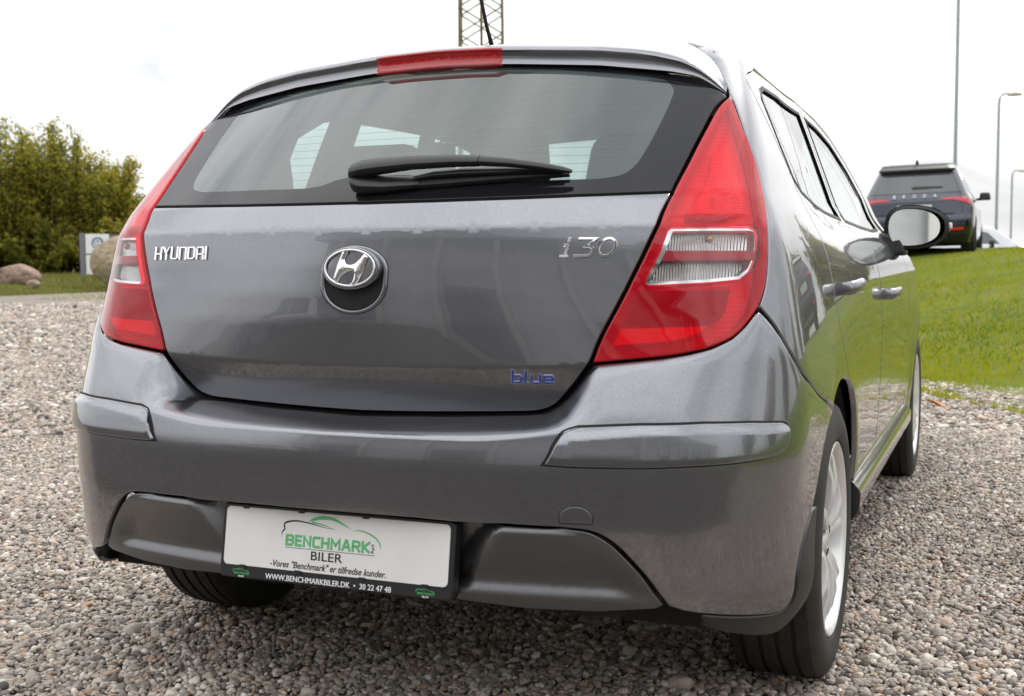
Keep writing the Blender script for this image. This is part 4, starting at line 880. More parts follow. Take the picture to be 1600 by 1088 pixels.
# loose stones: single pebbles instanced on a point cloud with random size and turn
sm = bpy.data.materials.new('pebble stone'); sm.use_nodes = True; t = sm.node_tree; p = t.nodes['Principled BSDF']; p.inputs['Roughness'].default_value = .75; p.inputs['Specular IOR Level'].default_value = .35
oi = t.nodes.new('ShaderNodeObjectInfo'); r = t.nodes.new('ShaderNodeValToRGB'); r.color_ramp.interpolation = 'LINEAR'
r.color_ramp.elements[0].color = (*STONES[0][1], 1); r.color_ramp.elements[1].color = (*STONES[-1][1], 1)
for q, k in STONES[1:-1]: r.color_ramp.elements.new(q).color = (*k, 1)
t.links.new(oi.outputs['Random'], r.inputs[0])
tc_ = t.nodes.new('ShaderNodeTexCoord'); n = t.nodes.new('ShaderNodeTexNoise'); n.inputs['Scale'].default_value = 3; n.inputs['Detail'].default_value = 6; t.links.new(tc_.outputs['Object'], n.inputs['Vector'])
mr = t.nodes.new('ShaderNodeMapRange'); mr.inputs[1].default_value = .3; mr.inputs[2].default_value = .7; mr.inputs[3].default_value = .75; mr.inputs[4].default_value = 1.22; t.links.new(n.outputs[0], mr.inputs[0])
vm = t.nodes.new('ShaderNodeVectorMath'); vm.operation = 'SCALE'; t.links.new(r.outputs[0], vm.inputs[0]); t.links.new(mr.outputs[0], vm.inputs['Scale']); 
ge = t.nodes.new('ShaderNodeNewGeometry'); n3 = t.nodes.new('ShaderNodeTexNoise'); n3.inputs['Scale'].default_value = 1.7; n3.inputs['Detail'].default_value = 4; t.links.new(ge.outputs['Position'], n3.inputs['Vector'])
m3 = t.nodes.new('ShaderNodeMapRange'); m3.inputs[1].default_value = .35; m3.inputs[2].default_value = .65; m3.inputs[3].default_value = .88; m3.inputs[4].default_value = 1.14; t.links.new(n3.outputs[0], m3.inputs[0])
v3 = t.nodes.new('ShaderNodeVectorMath'); v3.operation = 'SCALE'; t.links.new(vm.outputs[0], v3.inputs[0]); t.links.new(m3.outputs[0], v3.inputs['Scale']); t.links.new(v3.outputs[0], p.inputs['Base Color'])
pcol = bpy.data.collections.new('pebbles')
for i in range(7):
    bm = bmesh.new(); bmesh.ops.create_icosphere(bm, subdivisions=2, radius=.5)
    ax = np.array([1, rng.uniform(.62, .95), rng.uniform(.45, .72)]); ph = rng.uniform(0, 6, 6)
    for v in bm.verts:
        c_ = np.array(v.co); k = 1+.16*math.sin(3.1*c_[0]*2+ph[0])*math.cos(2.7*c_[1]*2+ph[1])+.12*math.sin(4.3*c_[2]*2+ph[2]+c_[0]*3)+rng.uniform(-.05, .05)
        v.co = Vector(c_*k*ax)
    me = bpy.data.meshes.new('pebble'); bm.to_mesh(me); bm.free(); me.materials.append(sm); me.polygons.foreach_set('use_smooth', [i % 2 == 0 or rng.random() < .7 for _ in me.polygons])
    o = bpy.data.objects.new('pebble', me); pcol.objects.link(o)
def line_d(x, y):      # distance beyond the gravel edge on the right (grass side positive)
    return (x-.66)*.852+(y-7.39)*.523
pts = []; scl = []
for (r0, r1, sp, sz) in ((0, 7.0, .0124, .0168), (7.0, 13.5, .0245, .030), (13.5, 30, .060, .055)):
    ext = r1+1
    g = np.arange(-ext, ext, sp); X, Y = np.meshgrid(g, g); X = X.ravel()+CAM[0]; Y = Y.ravel()+CAM[1]
    X = X+rng.uniform(-.5, .5, len(X))*sp; Y = Y+rng.uniform(-.5, .5, len(Y))*sp
    dx, dy = X-CAM[0], Y-CAM[1]; fw = dx*_f[0]+dy*_f[1]; rt = dx*R_[0]+dy*R_[1]; dist = np.hypot(dx, dy)
    k = (dist >= r0) & (dist < r1) & (fw > 1.2) & (np.abs(rt) < fw*.47+.9) & (line_d(X, Y) < .35+.4*np.sin(X*2.3+Y*1.7)*np.sin(X*.9-Y))
    # out of sight beneath the middle of the car
    k &= ~((np.abs(X) < .55) & (Y > 1.6) & (Y < 3.9))
    X, Y = X[k], Y[k]; n = len(X); patch = 1+.12*np.sin(X*1.9+.8*np.sin(Y*2.3))*np.sin(Y*1.6+X*.7)
    pts.append(np.column_stack([X, Y, rng.uniform(-.006, .004, n)*(sz/.02)])); scl.append(sz*patch*np.exp(rng.normal(-.05, .32, n))*np.where(rng.random(n) < .004, 1.9, 1))
pts = np.concatenate(pts); scl = np.concatenate(scl)
me = bpy.data.meshes.new('gravel'); me.vertices.add(len(pts)); me.vertices.foreach_set('co', pts.ravel())
a = me.attributes.new('sc', 'FLOAT', 'POINT'); a.data.foreach_set('value', scl)
a = me.attributes.new('rt', 'FLOAT_VECTOR', 'POINT'); a.data.foreach_set('vector', np.column_stack([rng.normal(0, .35, len(pts)), rng.normal(0, .35, len(pts)), rng.uniform(0, 6.28, len(pts))]).ravel())
grv = link(bpy.data.objects.new('gravel', me)); tag(grv, 'loose grey and brown pebble gravel spread over the car park', 'gravel', kind='stuff')
ng = bpy.data.node_groups.new('scatter', 'GeometryNodeTree'); ng.interface.new_socket('Geometry', in_out='INPUT', socket_type='NodeSocketGeometry'); ng.interface.new_socket('Geometry', in_out='OUTPUT', socket_type='NodeSocketGeometry')
gi = ng.nodes.new('NodeGroupInput'); go = ng.nodes.new('NodeGroupOutput'); ip = ng.nodes.new('GeometryNodeInstanceOnPoints'); ci = ng.nodes.new('GeometryNodeCollectionInfo'); ci.inputs[0].default_value = pcol; ci.inputs['Separate Children'].default_value = True; ci.inputs['Reset Children'].default_value = True
a1 = ng.nodes.new('GeometryNodeInputNamedAttribute'); a1.data_type = 'FLOAT'; a1.inputs[0].default_value = 'sc'
a2 = ng.nodes.new('GeometryNodeInputNamedAttribute'); a2.data_type = 'FLOAT_VECTOR'; a2.inputs[0].default_value = 'rt'
ip.inputs['Pick Instance'].default_value = True
L = ng.links.new; L(gi.outputs[0], ip.inputs['Points']); L(ci.outputs[0], ip.inputs['Instance']); L(a1.outputs[0], ip.inputs['Scale']); L(a2.outputs[0], ip.inputs['Rotation']); L(ip.outputs[0], go.inputs[0])
grv.modifiers.new('scatter', 'NODES').node_group = ng
lf = MB(); pr = [(0, -.06), (.022, -.03), (.030, .0), (.020, .035), (0, .065), (-.018, .03), (-.027, 0), (-.02, -.03)]
lf.add([(x*1.3, y*1.3, .006+.018*abs(x)/.03+.01*math.sin(y*40)) for x, y in pr]+[(0, 0, .003)], [(i, (i+1) % 8, 8) for i in range(8)])
o = lf.build('fallen_leaf', leafmat('orange leaf', (.42, .16, .05), .3) if 'leafmat' in globals() else mat('orange leaf', (.42, .16, .05), .7), None, True); o.location = (.83, 5.92, .012); o.rotation_euler = (.2, .1, 1.2); tag(o, 'single orange fallen leaf lying on the gravel near the grass edge', 'leaf')
# grass mound on the right, rising to the plateau where the other car stands
def gh(d, s=11.): return 1.12*np.clip(1-.028*(11-s), .6, 1)*smooth(-.4, 6.6, d)+.02*smooth(0, .5, d)-.95*smooth(9.0, 12, d)
def ripple(x, y): return .035*np.sin(x*1.3+.7*y)*np.sin(y*.9-x*.4)+.015*np.sin(x*4.1)*np.sin(y*3.7)
GR = ramp_mat('turf', [(.3, (0.058, 0.086, 0.007)), (.5, (0.108, 0.144, 0.013)), (.62, (0.144, 0.158, 0.022)), (.75, (0.166, 0.151, 0.036))], 1.6, .95, (30, .8, .05))
tu = np.array([-.523, .852]); tn = np.array([.852, .523])
al = np.concatenate([np.arange(-40, -6, 2.), np.arange(-6, 14, .4), np.arange(14, 160, 6.)]); dd = np.concatenate([np.arange(0, 14, .35), np.arange(14, 400, 16.)])
V = []
for s in al:
    for d in dd:
        wob = .25*math.sin(s*1.7)+.12*math.sin(s*4.3); x = .66+tu[0]*s+tn[0]*(d+wob*(d < 2)); y = 7.39+tu[1]*s+tn[1]*(d+wob*(d < 2)); V.append((x, y, float(gh(d, s))+float(ripple(x, y))*min(1, d/2)-.008-.04*min(1, d/.5)))
n = len(dd); Fc = [(i*n+j, i*n+j+1, (i+1)*n+j+1, (i+1)*n+j) for i in range(len(al)-1) for j in range(n-1)]
mobj('grass_mound', V, [tuple(reversed(f)) for f in Fc], GR, None, True)['kind'] = 'structure'
# grass blades on the mound (in view of the camera only)
def blades(name, label, P, hgt, wid, mats, lean=.5):
    n = len(P); az = rng.uniform(0, 6.28, n); h = hgt*np.exp(rng.normal(0, .3, n)); w = wid*np.exp(rng.normal(0, .2, n)); dx, dy = np.cos(az), np.sin(az); le = rng.uniform(.1, lean, n)*h; la = rng.uniform(0, 6.28, n)
    A = P+np.column_stack([dx*w, dy*w, 0*h]); B = P-np.column_stack([dx*w, dy*w, 0*h]); C = P+np.column_stack([le*.4*np.cos(la)+dx*w*.6, le*.4*np.sin(la)+dy*w*.6, h*.6]); D = P+np.column_stack([le*np.cos(la), le*np.sin(la), h])
    V = np.stack([A, B, C, D], 1).reshape(-1, 3); me = bpy.data.meshes.new(name); Fc = [(4*i, 4*i+1, 4*i+2) for i in range(n)]+[(4*i+1, 4*i+3, 4*i+2) for i in range(n)]
    me.from_pydata(V.tolist(), [], Fc); 
    for m in mats: me.materials.append(m)
    mi = (np.floor(rng.random(n)*2.2+1.1*(1+np.sin(P[:, 0]*1.1+.9*np.sin(P[:, 1]*.8))*np.sin(P[:, 1]*.7+P[:, 0]*.5))) if n > 30000 else rng.integers(0, len(mats), n)).astype(int) % len(mats); me.polygons.foreach_set('material_index', np.concatenate([mi, mi])); o = link(bpy.data.objects.new(name, me)); tag(o, label, 'grass', kind='stuff'); return o
def leafmat(name, c, tr=.4):
    m = bpy.data.materials.new(name); m.use_nodes = True; t = m.node_tree; p = t.nodes['Principled BSDF']; p.inputs['Base Color'].default_value = (*c, 1); p.inputs['Roughness'].default_value = .7; p.inputs['Specular IOR Level'].default_value = .08
    x = t.nodes.new('ShaderNodeMixShader'); x.inputs[0].default_value = tr; tl = t.nodes.new('ShaderNodeBsdfTranslucent'); tl.inputs[0].default_value = (*[min(1, k*1.15) for k in c], 1)
    t.links.new(p.outputs[0], x.inputs[1]); t.links.new(tl.outputs[0], x.inputs[2]); t.links.new(x.outputs[0], t.nodes['Material Output'].inputs[0]); return m
gmats = [leafmat('grass blade green', (0.189, 0.248, 0.007)), leafmat('grass blade light', (0.252, 0.291, 0.011)), leafmat('grass blade olive', (0.290, 0.272, 0.017)), leafmat('grass blade dark', (0.113, 0.173, 0.005))]
s = rng.uniform(-7, 9, 170000); d = 13.5*rng.random(170000)**1.75-.35; x = .66+tu[0]*s+tn[0]*d; y = 7.39+tu[1]*s+tn[1]*d
fw = (x-CAM[0])*_f[0]+(y-CAM[1])*_f[1]; rt = (x-CAM[0])*R_[0]+(y-CAM[1])*R_[1]; k = (rt > fw*.27) & (rt < fw*.50+.5)
k &= (d > .55) | (np.sin(x*3.1+y)*np.sin(y*2.3-x)+rng.uniform(-.6, .6, len(x)) > -.25+.55*(d < .05))
x, y, d, s = x[k], y[k], d[k], s[k]
blades('grass', 'short green grass covering the mound on the right', np.column_stack([x, y, gh(np.maximum(d, 0), s)+ripple(x, y)*np.clip(d/2, 0, 1)-.01]), .036, .0042, gmats, .8)
# left bank: grass strip, rocks, signs, trees
bx = np.concatenate([[-25.6], np.arange(-26, -34, -.7), np.arange(-35, -200, -15)]); by = np.concatenate([np.arange(5, 60, 1.5), np.arange(60, 300, 30)])
bh_ = lambda x: .42*smooth(0, 5.5, -25.6-x)
V = [(x+(.6*math.sin(y*.7) if x > -27 else 0), y, float(bh_(x))-.008+.05*math.sin(y*1.1+x*.8)*min(1, (-25.6-x)/3)) for x in bx for y in by]; n = len(by)
mobj('grass_bank', V, [(i*n+j, (i+1)*n+j, (i+1)*n+j+1, i*n+j+1)[::-1] for i in range(len(bx)-1) for j in range(n-1)], ramp_mat('bank turf', [(.3, (0.056, 0.077, 0.008)), (.5, (0.098, 0.119, 0.014)), (.7, (0.154, 0.140, 0.042))], .9, .95, (12, .8, .06)), None, True)['kind'] = 'structure'
x = -25.4-9*rng.random(26000)**1.2; y = rng.uniform(20, 42, 26000)
blades('bank_grass', 'longer yellowing grass along the far edge of the gravel', np.column_stack([x, y, bh_(x)-.01]), .11, .012, [leafmat('dull green grass', (.13, .15, .03)), leafmat('dry grass', (.22, .19, .07)), leafmat('olive grass', (.16, .16, .04))])
x = rng.uniform(-25.5, -19, 2600); y = rng.uniform(16, 34, 2600); k = np.sin(x*.9+y*.35)*np.sin(y*.5-x*.4) > .25
blades('weeds', 'sparse weeds growing through the far gravel', np.column_stack([x[k], y[k], 0*x[k]-.01]), .05, .012, gmats)
def boulder(name, c, dims, col, col2, label, seed):
    r2 = np.random.default_rng(seed); bm = bmesh.new(); bmesh.ops.create_icosphere(bm, subdivisions=4, radius=1); ph = r2.uniform(0, 6, (6, 3)); fr = r2.uniform(1.2, 3.2, 6)
    pl_ = [(np.array(v)/np.linalg.norm(v), r2.uniform(.72, .92)) for v in r2.normal(size=(9, 3))]
    for v in bm.verts:
        c_ = np.array(v.co); k = 1+sum(.05*math.sin(fr[i]*2*c_[0]+ph[i, 0])*math.sin(fr[i]*1.7*c_[1]+ph[i, 1])*math.sin(fr[i]*c_[2]*2+ph[i, 2]) for i in range(6)); c_ = c_*k
        for nn, dd_ in pl_:
            e_ = c_@nn-dd_
            if e_ > 0: c_ = c_-nn*e_*.85
        v.co = Vector(c_*np.array(dims)/2)
    me = bpy.data.meshes.new(name); bm.to_mesh(me); bm.free(); me.polygons.foreach_set('use_smooth', [True]*len(me.polygons)); me.materials.append(mat(name+' stone', col, .9, noise=(4.5, .4, col2), bump=(7, 1, .14))); o = link(bpy.data.objects.new(name, me)); o.location = c; tag(o, label, 'rock', 'boulders edging the car park'); return o
boulder('boulder', (-28.75, 27.9, .48), (1.75, 1.0, .98), (.30, .21, .16), (.19, .13, .10), 'flat reddish brown boulder at the far left edge', 3)
boulder('boulder', (-26.1, 29.6, .85), (2.1, 1.4, 1.75), (.34, .27, .18), (.24, .19, .12), 'large pale tan boulder beside the blue logo signs', 8)
boulder('boulder', (-27.2, 27.0, .24), (.5, .4, .34), (.28, .22, .17), (.2, .15, .1), 'small low stone in the grass beside the flat boulder', 12)
def sign(x, y, z0, label, panels=2, hh=1.52):
    t_ = empty('dealer_sign', (x, y, z0), math.radians(42), label=label, cat='sign', group='dealer signs by the boulders')
    gy = mat('grey sign post', (.16, .16, .18), .5); wh = mat('white sign panel', (.72, .74, .75), .4)
    MB().box((-.37, 0, hh/2), (.17, .16, hh)).build('post', gy, t_)
    ph_ = (hh-.06)/panels
    for i in range(panels):
        zc = hh-.02-ph_*(i+.5); pn = MB().box((.14, -.01, zc), (.80, .12, ph_-.04)).build('sign_panel', wh, t_); bevel(pn, .01)
        bl_ = mat('blue emblem', (.03, .12, .30), .3); 
        Vq, Fq = curve_mesh([arcpts(0, 0, .20, .20, 0, 360, 28)[:-1], [(-.145, .125), (-.055, -.15), (0, -.02), (.055, -.15), (.145, .125)], [(-.07, .175), (0, .015), (.07, .175)]], .020, 1, [True, False, False], .4)
        k = .95 if i == 0 else .8
        mobj('emblem', [(q[0]*k+.15, -.078-q[2], q[1]*k+zc+.03) for q in Vq], Fq, bl_, pn, True)
        Vq, Fq = text_mesh('Volkswagen' if False else '- - - -', .34, .012, .02); mobj('sign_rule', [(q[0]+.15, -.0725-q[2], q[1]+zc-ph_/2+.09) for q in Vq], [tuple(reversed(f)) for f in Fq], gy, pn, False)
    return t_
sign(-28.55, 31.25, .45, 'white two-panel sign with round blue emblems in front of the trees', 2)
sign(-29.0, 33.35, .45, 'white sign half hidden behind the left tail lamp', 1, 1.5)
# trees: upright leaning limbs carrying leaf sprays
bark = mat('bark', (.085, .065, .05), .95, noise=(12, .5), bump=(20, .8, .03))
LM = [leafmat('leaf olive', (.29, .26, .04), .55), leafmat('leaf green', (.18, .20, .03), .55), leafmat('leaf yellow', (.42, .34, .05), .5), leafmat('leaf dark', (.11, .135, .022), .45), leafmat('leaf brown', (.30, .20, .06), .4)]
def tree(name, label, base, H, spread, nl, nleaf, seed, wts, lsz=.085, skew=0):
    r2 = np.random.default_rng(seed); tr = empty(name, base, 0, label=label, cat='tree', group='trees along the left edge'); b = MB(); P = []; S = []
    for i in range(nl):
        az = r2.uniform(0, 6.28); rr = spread*math.sqrt(r2.random()); h = H*(1-.42*(rr/spread)**1.6)*r2.uniform(.80, 1.0); r0 = r2.uniform(0, .35)*spread
        p0 = np.array([r0*math.cos(az), r0*math.sin(az), 0]); p3 = np.array([rr*math.cos(az)+skew, rr*math.sin(az), h]); p1 = p0+np.array([0, 0, h*.35])+r2.normal(0, .1, 3); p2 = p0*.3+p3*.7+np.array([0, 0, -h*.12])+r2.normal(0, .15, 3)
        ts = np.linspace(0, 1, 9); C = [(1-t)**3*p0+3*(1-t)**2*t*p1+3*(1-t)*t*t*p2+t**3*p3 for t in ts]; b.tube(C, [.055*H/6*(1-.85*t)+.006 for t in ts], 5, False)
        ns = int(nleaf/nl/14)
        for k in range(ns):
            t = r2.random()**.75*.88+.12; c0 = (1-t)**3*p0+3*(1-t)**2*t*p1+3*(1-t)*t*t*p2+t**3*p3
            out_ = r2.normal(0, 1, 3); out_[2] = out_[2]*.7+.45; out_ /= np.linalg.norm(out_); ln = r2.uniform(.3, 1.0)*(1.15-.5*t)*H/6; q = c0+out_*ln
            b.tube([c0, c0+out_*ln*.6+np.array([0, 0, -.02]), q], [.008, .006, .003], 3, False)
            for j in range(14): u = r2.random(); P.append(c0+out_*ln*u+r2.normal(0, .11*H/6, 3)); S.append(r2.uniform(.7, 1.35))
    trk = b.build('trunk', bark, tr, True, 60)
    P = np.array(P); n = len(P); A = r2.normal(0, 1, (n, 3)); A[:, 2] -= .3; A /= np.linalg.norm(A, axis=1)[:, None]; B = np.cross(A, r2.normal(0, 1, (n, 3))); B /= np.linalg.norm(B, axis=1)[:, None]; S = np.array(S)[:, None]*lsz
    V = np.stack([P-A*S, P+B*S*.38, P+A*S, P-B*S*.38], 1).reshape(-1, 3); me = bpy.data.meshes.new('crown'); me.from_pydata(V.tolist(), [], [(4*i, 4*i+1, 4*i+2, 4*i+3) for i in range(n)])
    for m in LM: me.materials.append(m)
    # leaves turn yellow on some sprays, by height
    w = np.array(wts, float); cs = np.cumsum(w/w.sum()); me.polygons.foreach_set('material_index', np.clip(np.searchsorted(cs, (np.repeat(r2.random(n//14+1), 14)[:n]*.7+r2.random(n)*.3)), 0, 4)); link(bpy.data.objects.new('crown', me), tr)
    return tr
tree('willow_tree', 'tallest olive green tree at the left edge of the photo', (-36.2, 35.2, .3), 7.2, 2.5, 34, 30000, 1, (5, 4, 3, 1.5, .5))
tree('willow_tree', 'bushy dark green tree just right of the tallest one', (-34.9, 36.6, .3), 6.7, 2.2, 30, 26000, 2, (5, 4, 2, 2, .5))
tree('willow_tree', 'yellowing tree behind the two-panel sign', (-34.0, 38.4, .3), 5.8, 2.0, 30, 24000, 3, (5, 2, 5, 1.5, 1))
tree('willow_tree', 'rightmost tree, low and rounded, next to the tail lamp', (-34.1, 39.3, .3), 4.5, 1.35, 26, 18000, 4, (5, 2.5, 4, 1.5, .8))
tree('willow_tree', 'tree cut off by the left picture edge', (-38.4, 33.6, .3), 6.0, 2.3, 30, 22000, 5, (5, 4, 2, 2, .5))
tree('shrub', 'low dark undergrowth shrub below the trees on the left', (-34.4, 34.6, .3), 2.5, 2.1, 28, 17000, 6, (3, 4, 1, 4, 2))
tree('shrub', 'brownish undergrowth shrub behind the sign', (-32.6, 36.8, .3), 2.8, 2.1, 28, 17000, 9, (3, 2, 2, 3, 4))
tree('shrub', 'dark shrub behind the flat boulder', (-36.2, 32.6, .3), 2.6, 2.1, 28, 16000, 10, (3, 4, 1, 4, 1))
for i, (x, y, h) in enumerate(((5.5, 33, 6.0), (9.5, 29, 5.0), (14, 27, 6.6), (19, 23, 5.4), (23, 16, 6.8), (25, 8, 6.0), (24, -1, 6.6))):
    tree('roadside_tree', ['first', 'second', 'third', 'fourth', 'fifth', 'sixth', 'seventh'][i]+' broad tree of the row mirrored in the right side', (x, y, .2), h, 2.7, 22, 8000, 20+i, (5, 5, 2, 3, .5), .16).__setitem__('group', 'roadside trees right of the car')
# lattice pylon
py = empty('lattice_pylon', (-27.6, 63.1, 0), math.radians(22), label='yellow-brown steel lattice pylon rising behind the car roof', cat='pylon')
ylw = mat('weathered yellow steel', (.17, .135, .06), .7, noise=(2, .3)); hwid = 1.36
def pyl(a, z): k = hwid*(1-.006*z); return np.array([(-1, -1), (1, -1), (1, 1), (-1, 1)][a] + (0,), float)*k+np.array([0, 0, z])
for a in range(4): MB().tube([pyl(a, 0), pyl(a, 20)], .075, 5).build('leg', ylw, py)
MB().tube([(0, 0, 0), (0, 0, 20)], .09, 6).build('centre_pole', mat('brown pole', (.12, .085, .035), .8), py)
for a in range(4):
    b2 = (a+1) % 4
    for i in range(13):
        z0, z1 = i*1.55, (i+1)*1.55; m_ = MB(); m_.tube([pyl(a, z0), pyl(b2, z1)], .045, 4).tube([pyl(b2, z0), pyl(a, z1)], .045, 4); m_.build('cross_brace', ylw, py)
# masts and street lamps
gal = mat('galvanised steel', (.30, .33, .35), .5, .4)
ms = empty('tall_mast', (-1.66, 72.9, .9), label='tall plain grey mast reaching out of the picture top', cat='mast')
MB().tube([(0, 0, 0), (0, 0, 20)], [.12, .09], 10).build('pole', gal, ms, True); MB().box((0, 0, .03), (.5, .5, .06)).build('base_plate', gal, ms)
def lamp_post(x, y, z0, H, label):
    o = empty('street_lamp', (x, y, z0), label=label, cat='street lamp', group='street lamps beyond the mound')
    MB().tube([(0, 0, 0), (0, 0, H-.5), (.03, 0, H-.22), (.14, 0, H-.06), (.32, 0, H)] + [(.6, 0, H-.01)], [.075, .065, .06, .05, .045, .04], 8).build('pole', gal, o, True)
    V, Fc = lathe([(-.10, .02), (-.06, .16), (.05, .24), (.10, .22), (.10, .001)], 16); mobj('lamp_head', [(q[1]*1.5+.72, q[2], H-.03-q[0]) for q in V], Fc, mat('beige lamp head', (.45, .40, .33), .5), o, True)
lamp_post(.72, 63.3, 1.0, 8.05, 'nearer street lamp with curved arm right of the tall mast')
lamp_post(1.5, 90.7, 1.0, 6.0, 'smaller farther street lamp at the right picture edge')
for A, B, lab in (((-24.6, 100, 25.1), (-11.6, 177.3, 28.1), 'uppermost overhead power line in the sky'), ((-42.1, 111.5, 28.8), (-37.7, 197.5, 35.9), 'overhead power line behind the pylon'), ((-10.7, 105, 15.4), (11.3, 185.7, 14.5), 'lowest overhead power line by the street lamps')):
    A, B = np.array(A), np.array(B); tag(MB().tube([A+(B-A)*k-np.array([0, 0, 1.2*k*(1-k)]) for k in np.linspace(0, 1, 16)], .022, 5).build('power_line', mat('cable', (.16, .16, .17), .6), None, True), lab, 'cable', 'overhead power lines')
# ------------------------------------------------------------------ other vehicles: a small saloon-of-parts builder on its own surface
def suv_surface(hw=.92, Ln=4.4, H=1.62, belt=1.02):
    yc = table([(.25, .16), (.38, .05), (.50, .0), (.66, .0), (.70, .03), (.95, .07), (1.02, .11), (1.10, .18), (1.52, .53), (1.7, .66)], .03)
    wz = table([(.25, hw-.06), (.40, hw-.015), (.6, hw), (.85, hw-.005), (belt-.06, hw-.035), (belt+.04, hw-.09), (1.5, hw-.29), (1.7, hw-.38)], .05)
    zr = table([(.2, H-.05), (.5, H-.01), (1.2, H), (2.0, H), (2.5, H-.08), (3.25, belt+.02), (4.1, belt-.14), (Ln, .62)], .2)
    def Fs(P):
        x = np.abs(P[..., 0]); y = P[..., 1]; z = P[..., 2]
        s_ = rint((yc(z)+.09*x*x-y)*.9, x-(wz(z)-.05*np.clip((.9-y)/.9, 0, 1.2)**2-.12*np.clip((y-3.2)/1.1, 0, 1.2)**2), .14)
        s_ = rint(s_, y-(Ln-.2*x*x), .16); return rint(s_, z-(zr(y)-.05*x*x), .07)
    return Fs
def other_car(name, label, loc, rz, col, letters_, grp, z_roll=0):
    o = empty(name, loc, rz, label=label, cat='car', group=grp); o.rotation_euler = (0, z_roll, rz); Fs = suv_surface()
    def RX(x, z): x = np.asarray(x, float); z = np.asarray(z, float); return cast(np.stack([x, 0*x+1.6, z+0*x], -1), np.stack([0*x, 0*x-1, 0*x], -1), 2.2, F=Fs)
    def AR(th, z): th = np.asarray(th, float); z = np.asarray(z, float); return cast(np.stack([0*th, 0*th+1.7, z+0*th], -1), np.stack([np.sin(th), -np.cos(th), 0*th], -1), 3.4, F=Fs)
    def SD(y, z): y = np.asarray(y, float); return cast(np.stack([0*y, y, z+0*y], -1), np.stack([0*y+1, 0*y, 0*y], -1), 1.3, F=Fs)
    def TP(x, y): x = np.asarray(x, float); return cast(np.stack([x, y+0*x, 0*x+.5], -1), np.stack([0*x, 0*x, 0*x+1], -1), 1.4, F=Fs)
    pt = paint(name+' paint', col, False)
    bk = mat('black trim', (.012, .012, .013), .45); gl = mat('dark privacy glass', (.045, .048, .052), .05, spec=.8); rl = mat('red lamp cover', (.45, .006, .012), .2, coat=.7)
    # closed body shell, open at the wheel arches
    n = 150; zs = np.concatenate([np.linspace(.26, 1.0, 24), np.linspace(1.02, 1.56, 16)]); th = np.linspace(-math.pi, math.pi, n, endpoint=False)
    G = np.stack([AR(th, np.full(n, z)) for z in zs]); V = G.reshape(-1, 3); cut = lambda p: any((p[1]-yc)**2+(p[2]-.33)**2 < .37**2 and abs(p[0]) > .6 for yc in (.82, 3.45))
    Fc = []
    for i in range(len(zs)-1):
        for k in range(n):
            f = (i*n+k, i*n+(k+1) % n, (i+1)*n+(k+1) % n, (i+1)*n+k)
            if not cut(V[list(f)].mean(0)): Fc.append(f)
    mobj('body', V, Fc, pt, o, True, sharp=60)
    panel('roof', [(-.56, .56), (.56, .56), (.56, 2.4), (-.56, 2.4)], TP, pt, o, h=.1, bh=.06, sx=1, off=.003)
    rwn = panel('rear_window', [(-.72, 1.085), (.72, 1.085), (.67, 1.20), (.56, 1.49), (-.56, 1.49), (-.67, 1.20)], RX, gl, o, h=.06, bh=.04, sx=1, off=.006)
    panel('wiper', [(-.05, 1.155), (.42, 1.165), (.43, 1.18), (.0, 1.195), (-.06, 1.18)], RX, bk, rwn, h=.05, bh=.03, sx=1, off=.02, depth=.02)
    panel('spoiler', [(-.61, 1.49), (.61, 1.49), (.55, 1.58), (-.55, 1.58)], lambda x, z: RX(x, np.minimum(z, 1.545))+np.stack([0*x, -.10*(1-((z-1.495)/.09))*1.0, np.maximum(z-1.545, 0)], -1), bk, o, h=.04, bh=.03, sx=1, off=.01, depth=.05)
    for s in (1, -1):
        panel('tail_lamp', [(s*.40, .962), (s*.60, .955), (s*.80, .90), (s*.85, .855), (s*.865, .93), (s*.80, .995), (s*.55, 1.0), (s*.41, .985)], RX, rl, o, h=.05, bh=.03, sx=1, off=.008)
        panel('bumper_reflector', [(s*.52, .455), (s*.76, .465), (s*.76, .505), (s*.52, .495)], RX, mat('red reflector', (.6, .02, .03), .3), o, h=.05, bh=.03, sx=1, off=.006)
        panel('rear_side_glass', [(.60, 1.10), (1.55, 1.08), (1.55, 1.45), (.95, 1.47), (.62, 1.30)], (lambda y, z: SD(y, z)*np.array([1, 1, 1])) if s > 0 else (lambda y, z: SD(y, z)*np.array([-1, 1, 1])), gl, o, h=.1, bh=.06, sx=1, off=.005)
        panel('front_side_glass', [(1.62, 1.08), (2.75, 1.06), (2.45, 1.36), (2.1, 1.45), (1.62, 1.45)], (lambda y, z: SD(y, z)) if s > 0 else (lambda y, z: SD(y, z)*np.array([-1, 1, 1])), gl, o, h=.1, bh=.06, sx=1, off=.005)
        mrr = MB().box((s*1.0, 2.55, 1.10), (.20, .14, .14), taper=.8).build('door_mirror', bk, o); bevel(mrr, .03, 3); MB().box((s*.90, 2.58, 1.05), (.10, .06, .04)).build('mirror_foot', bk, o)
        panel('arch_cladding', [(s*.865, .28), (s*.90, .28), (s*.90, .66), (s*.868, .66)], lambda x, z: np.stack([x, .36+0*x+0*z, z+0*x], -1), bk, o, h=.1, bh=.08, sx=1, rim=False)
    panel('plate_recess', [(-.60, .735), (.60, .735), (.66, .90), (-.66, .90)], RX, pt, o, h=.06, bh=.04, sx=1, off=.014, depth=.02)
    panel('recess_shadow_line', [(-.62, .725), (.62, .725), (.62, .735), (-.62, .735)], RX, bk, o, h=.06, bh=.04, sx=1, off=.010)
    panel('plate', [(-.27, .765), (.27, .765), (.27, .885), (-.27, .885)], RX, mat('pale plate', (.52, .51, .46), .5), o, h=.08, bh=.06, sx=1, off=.024, depth=.01)
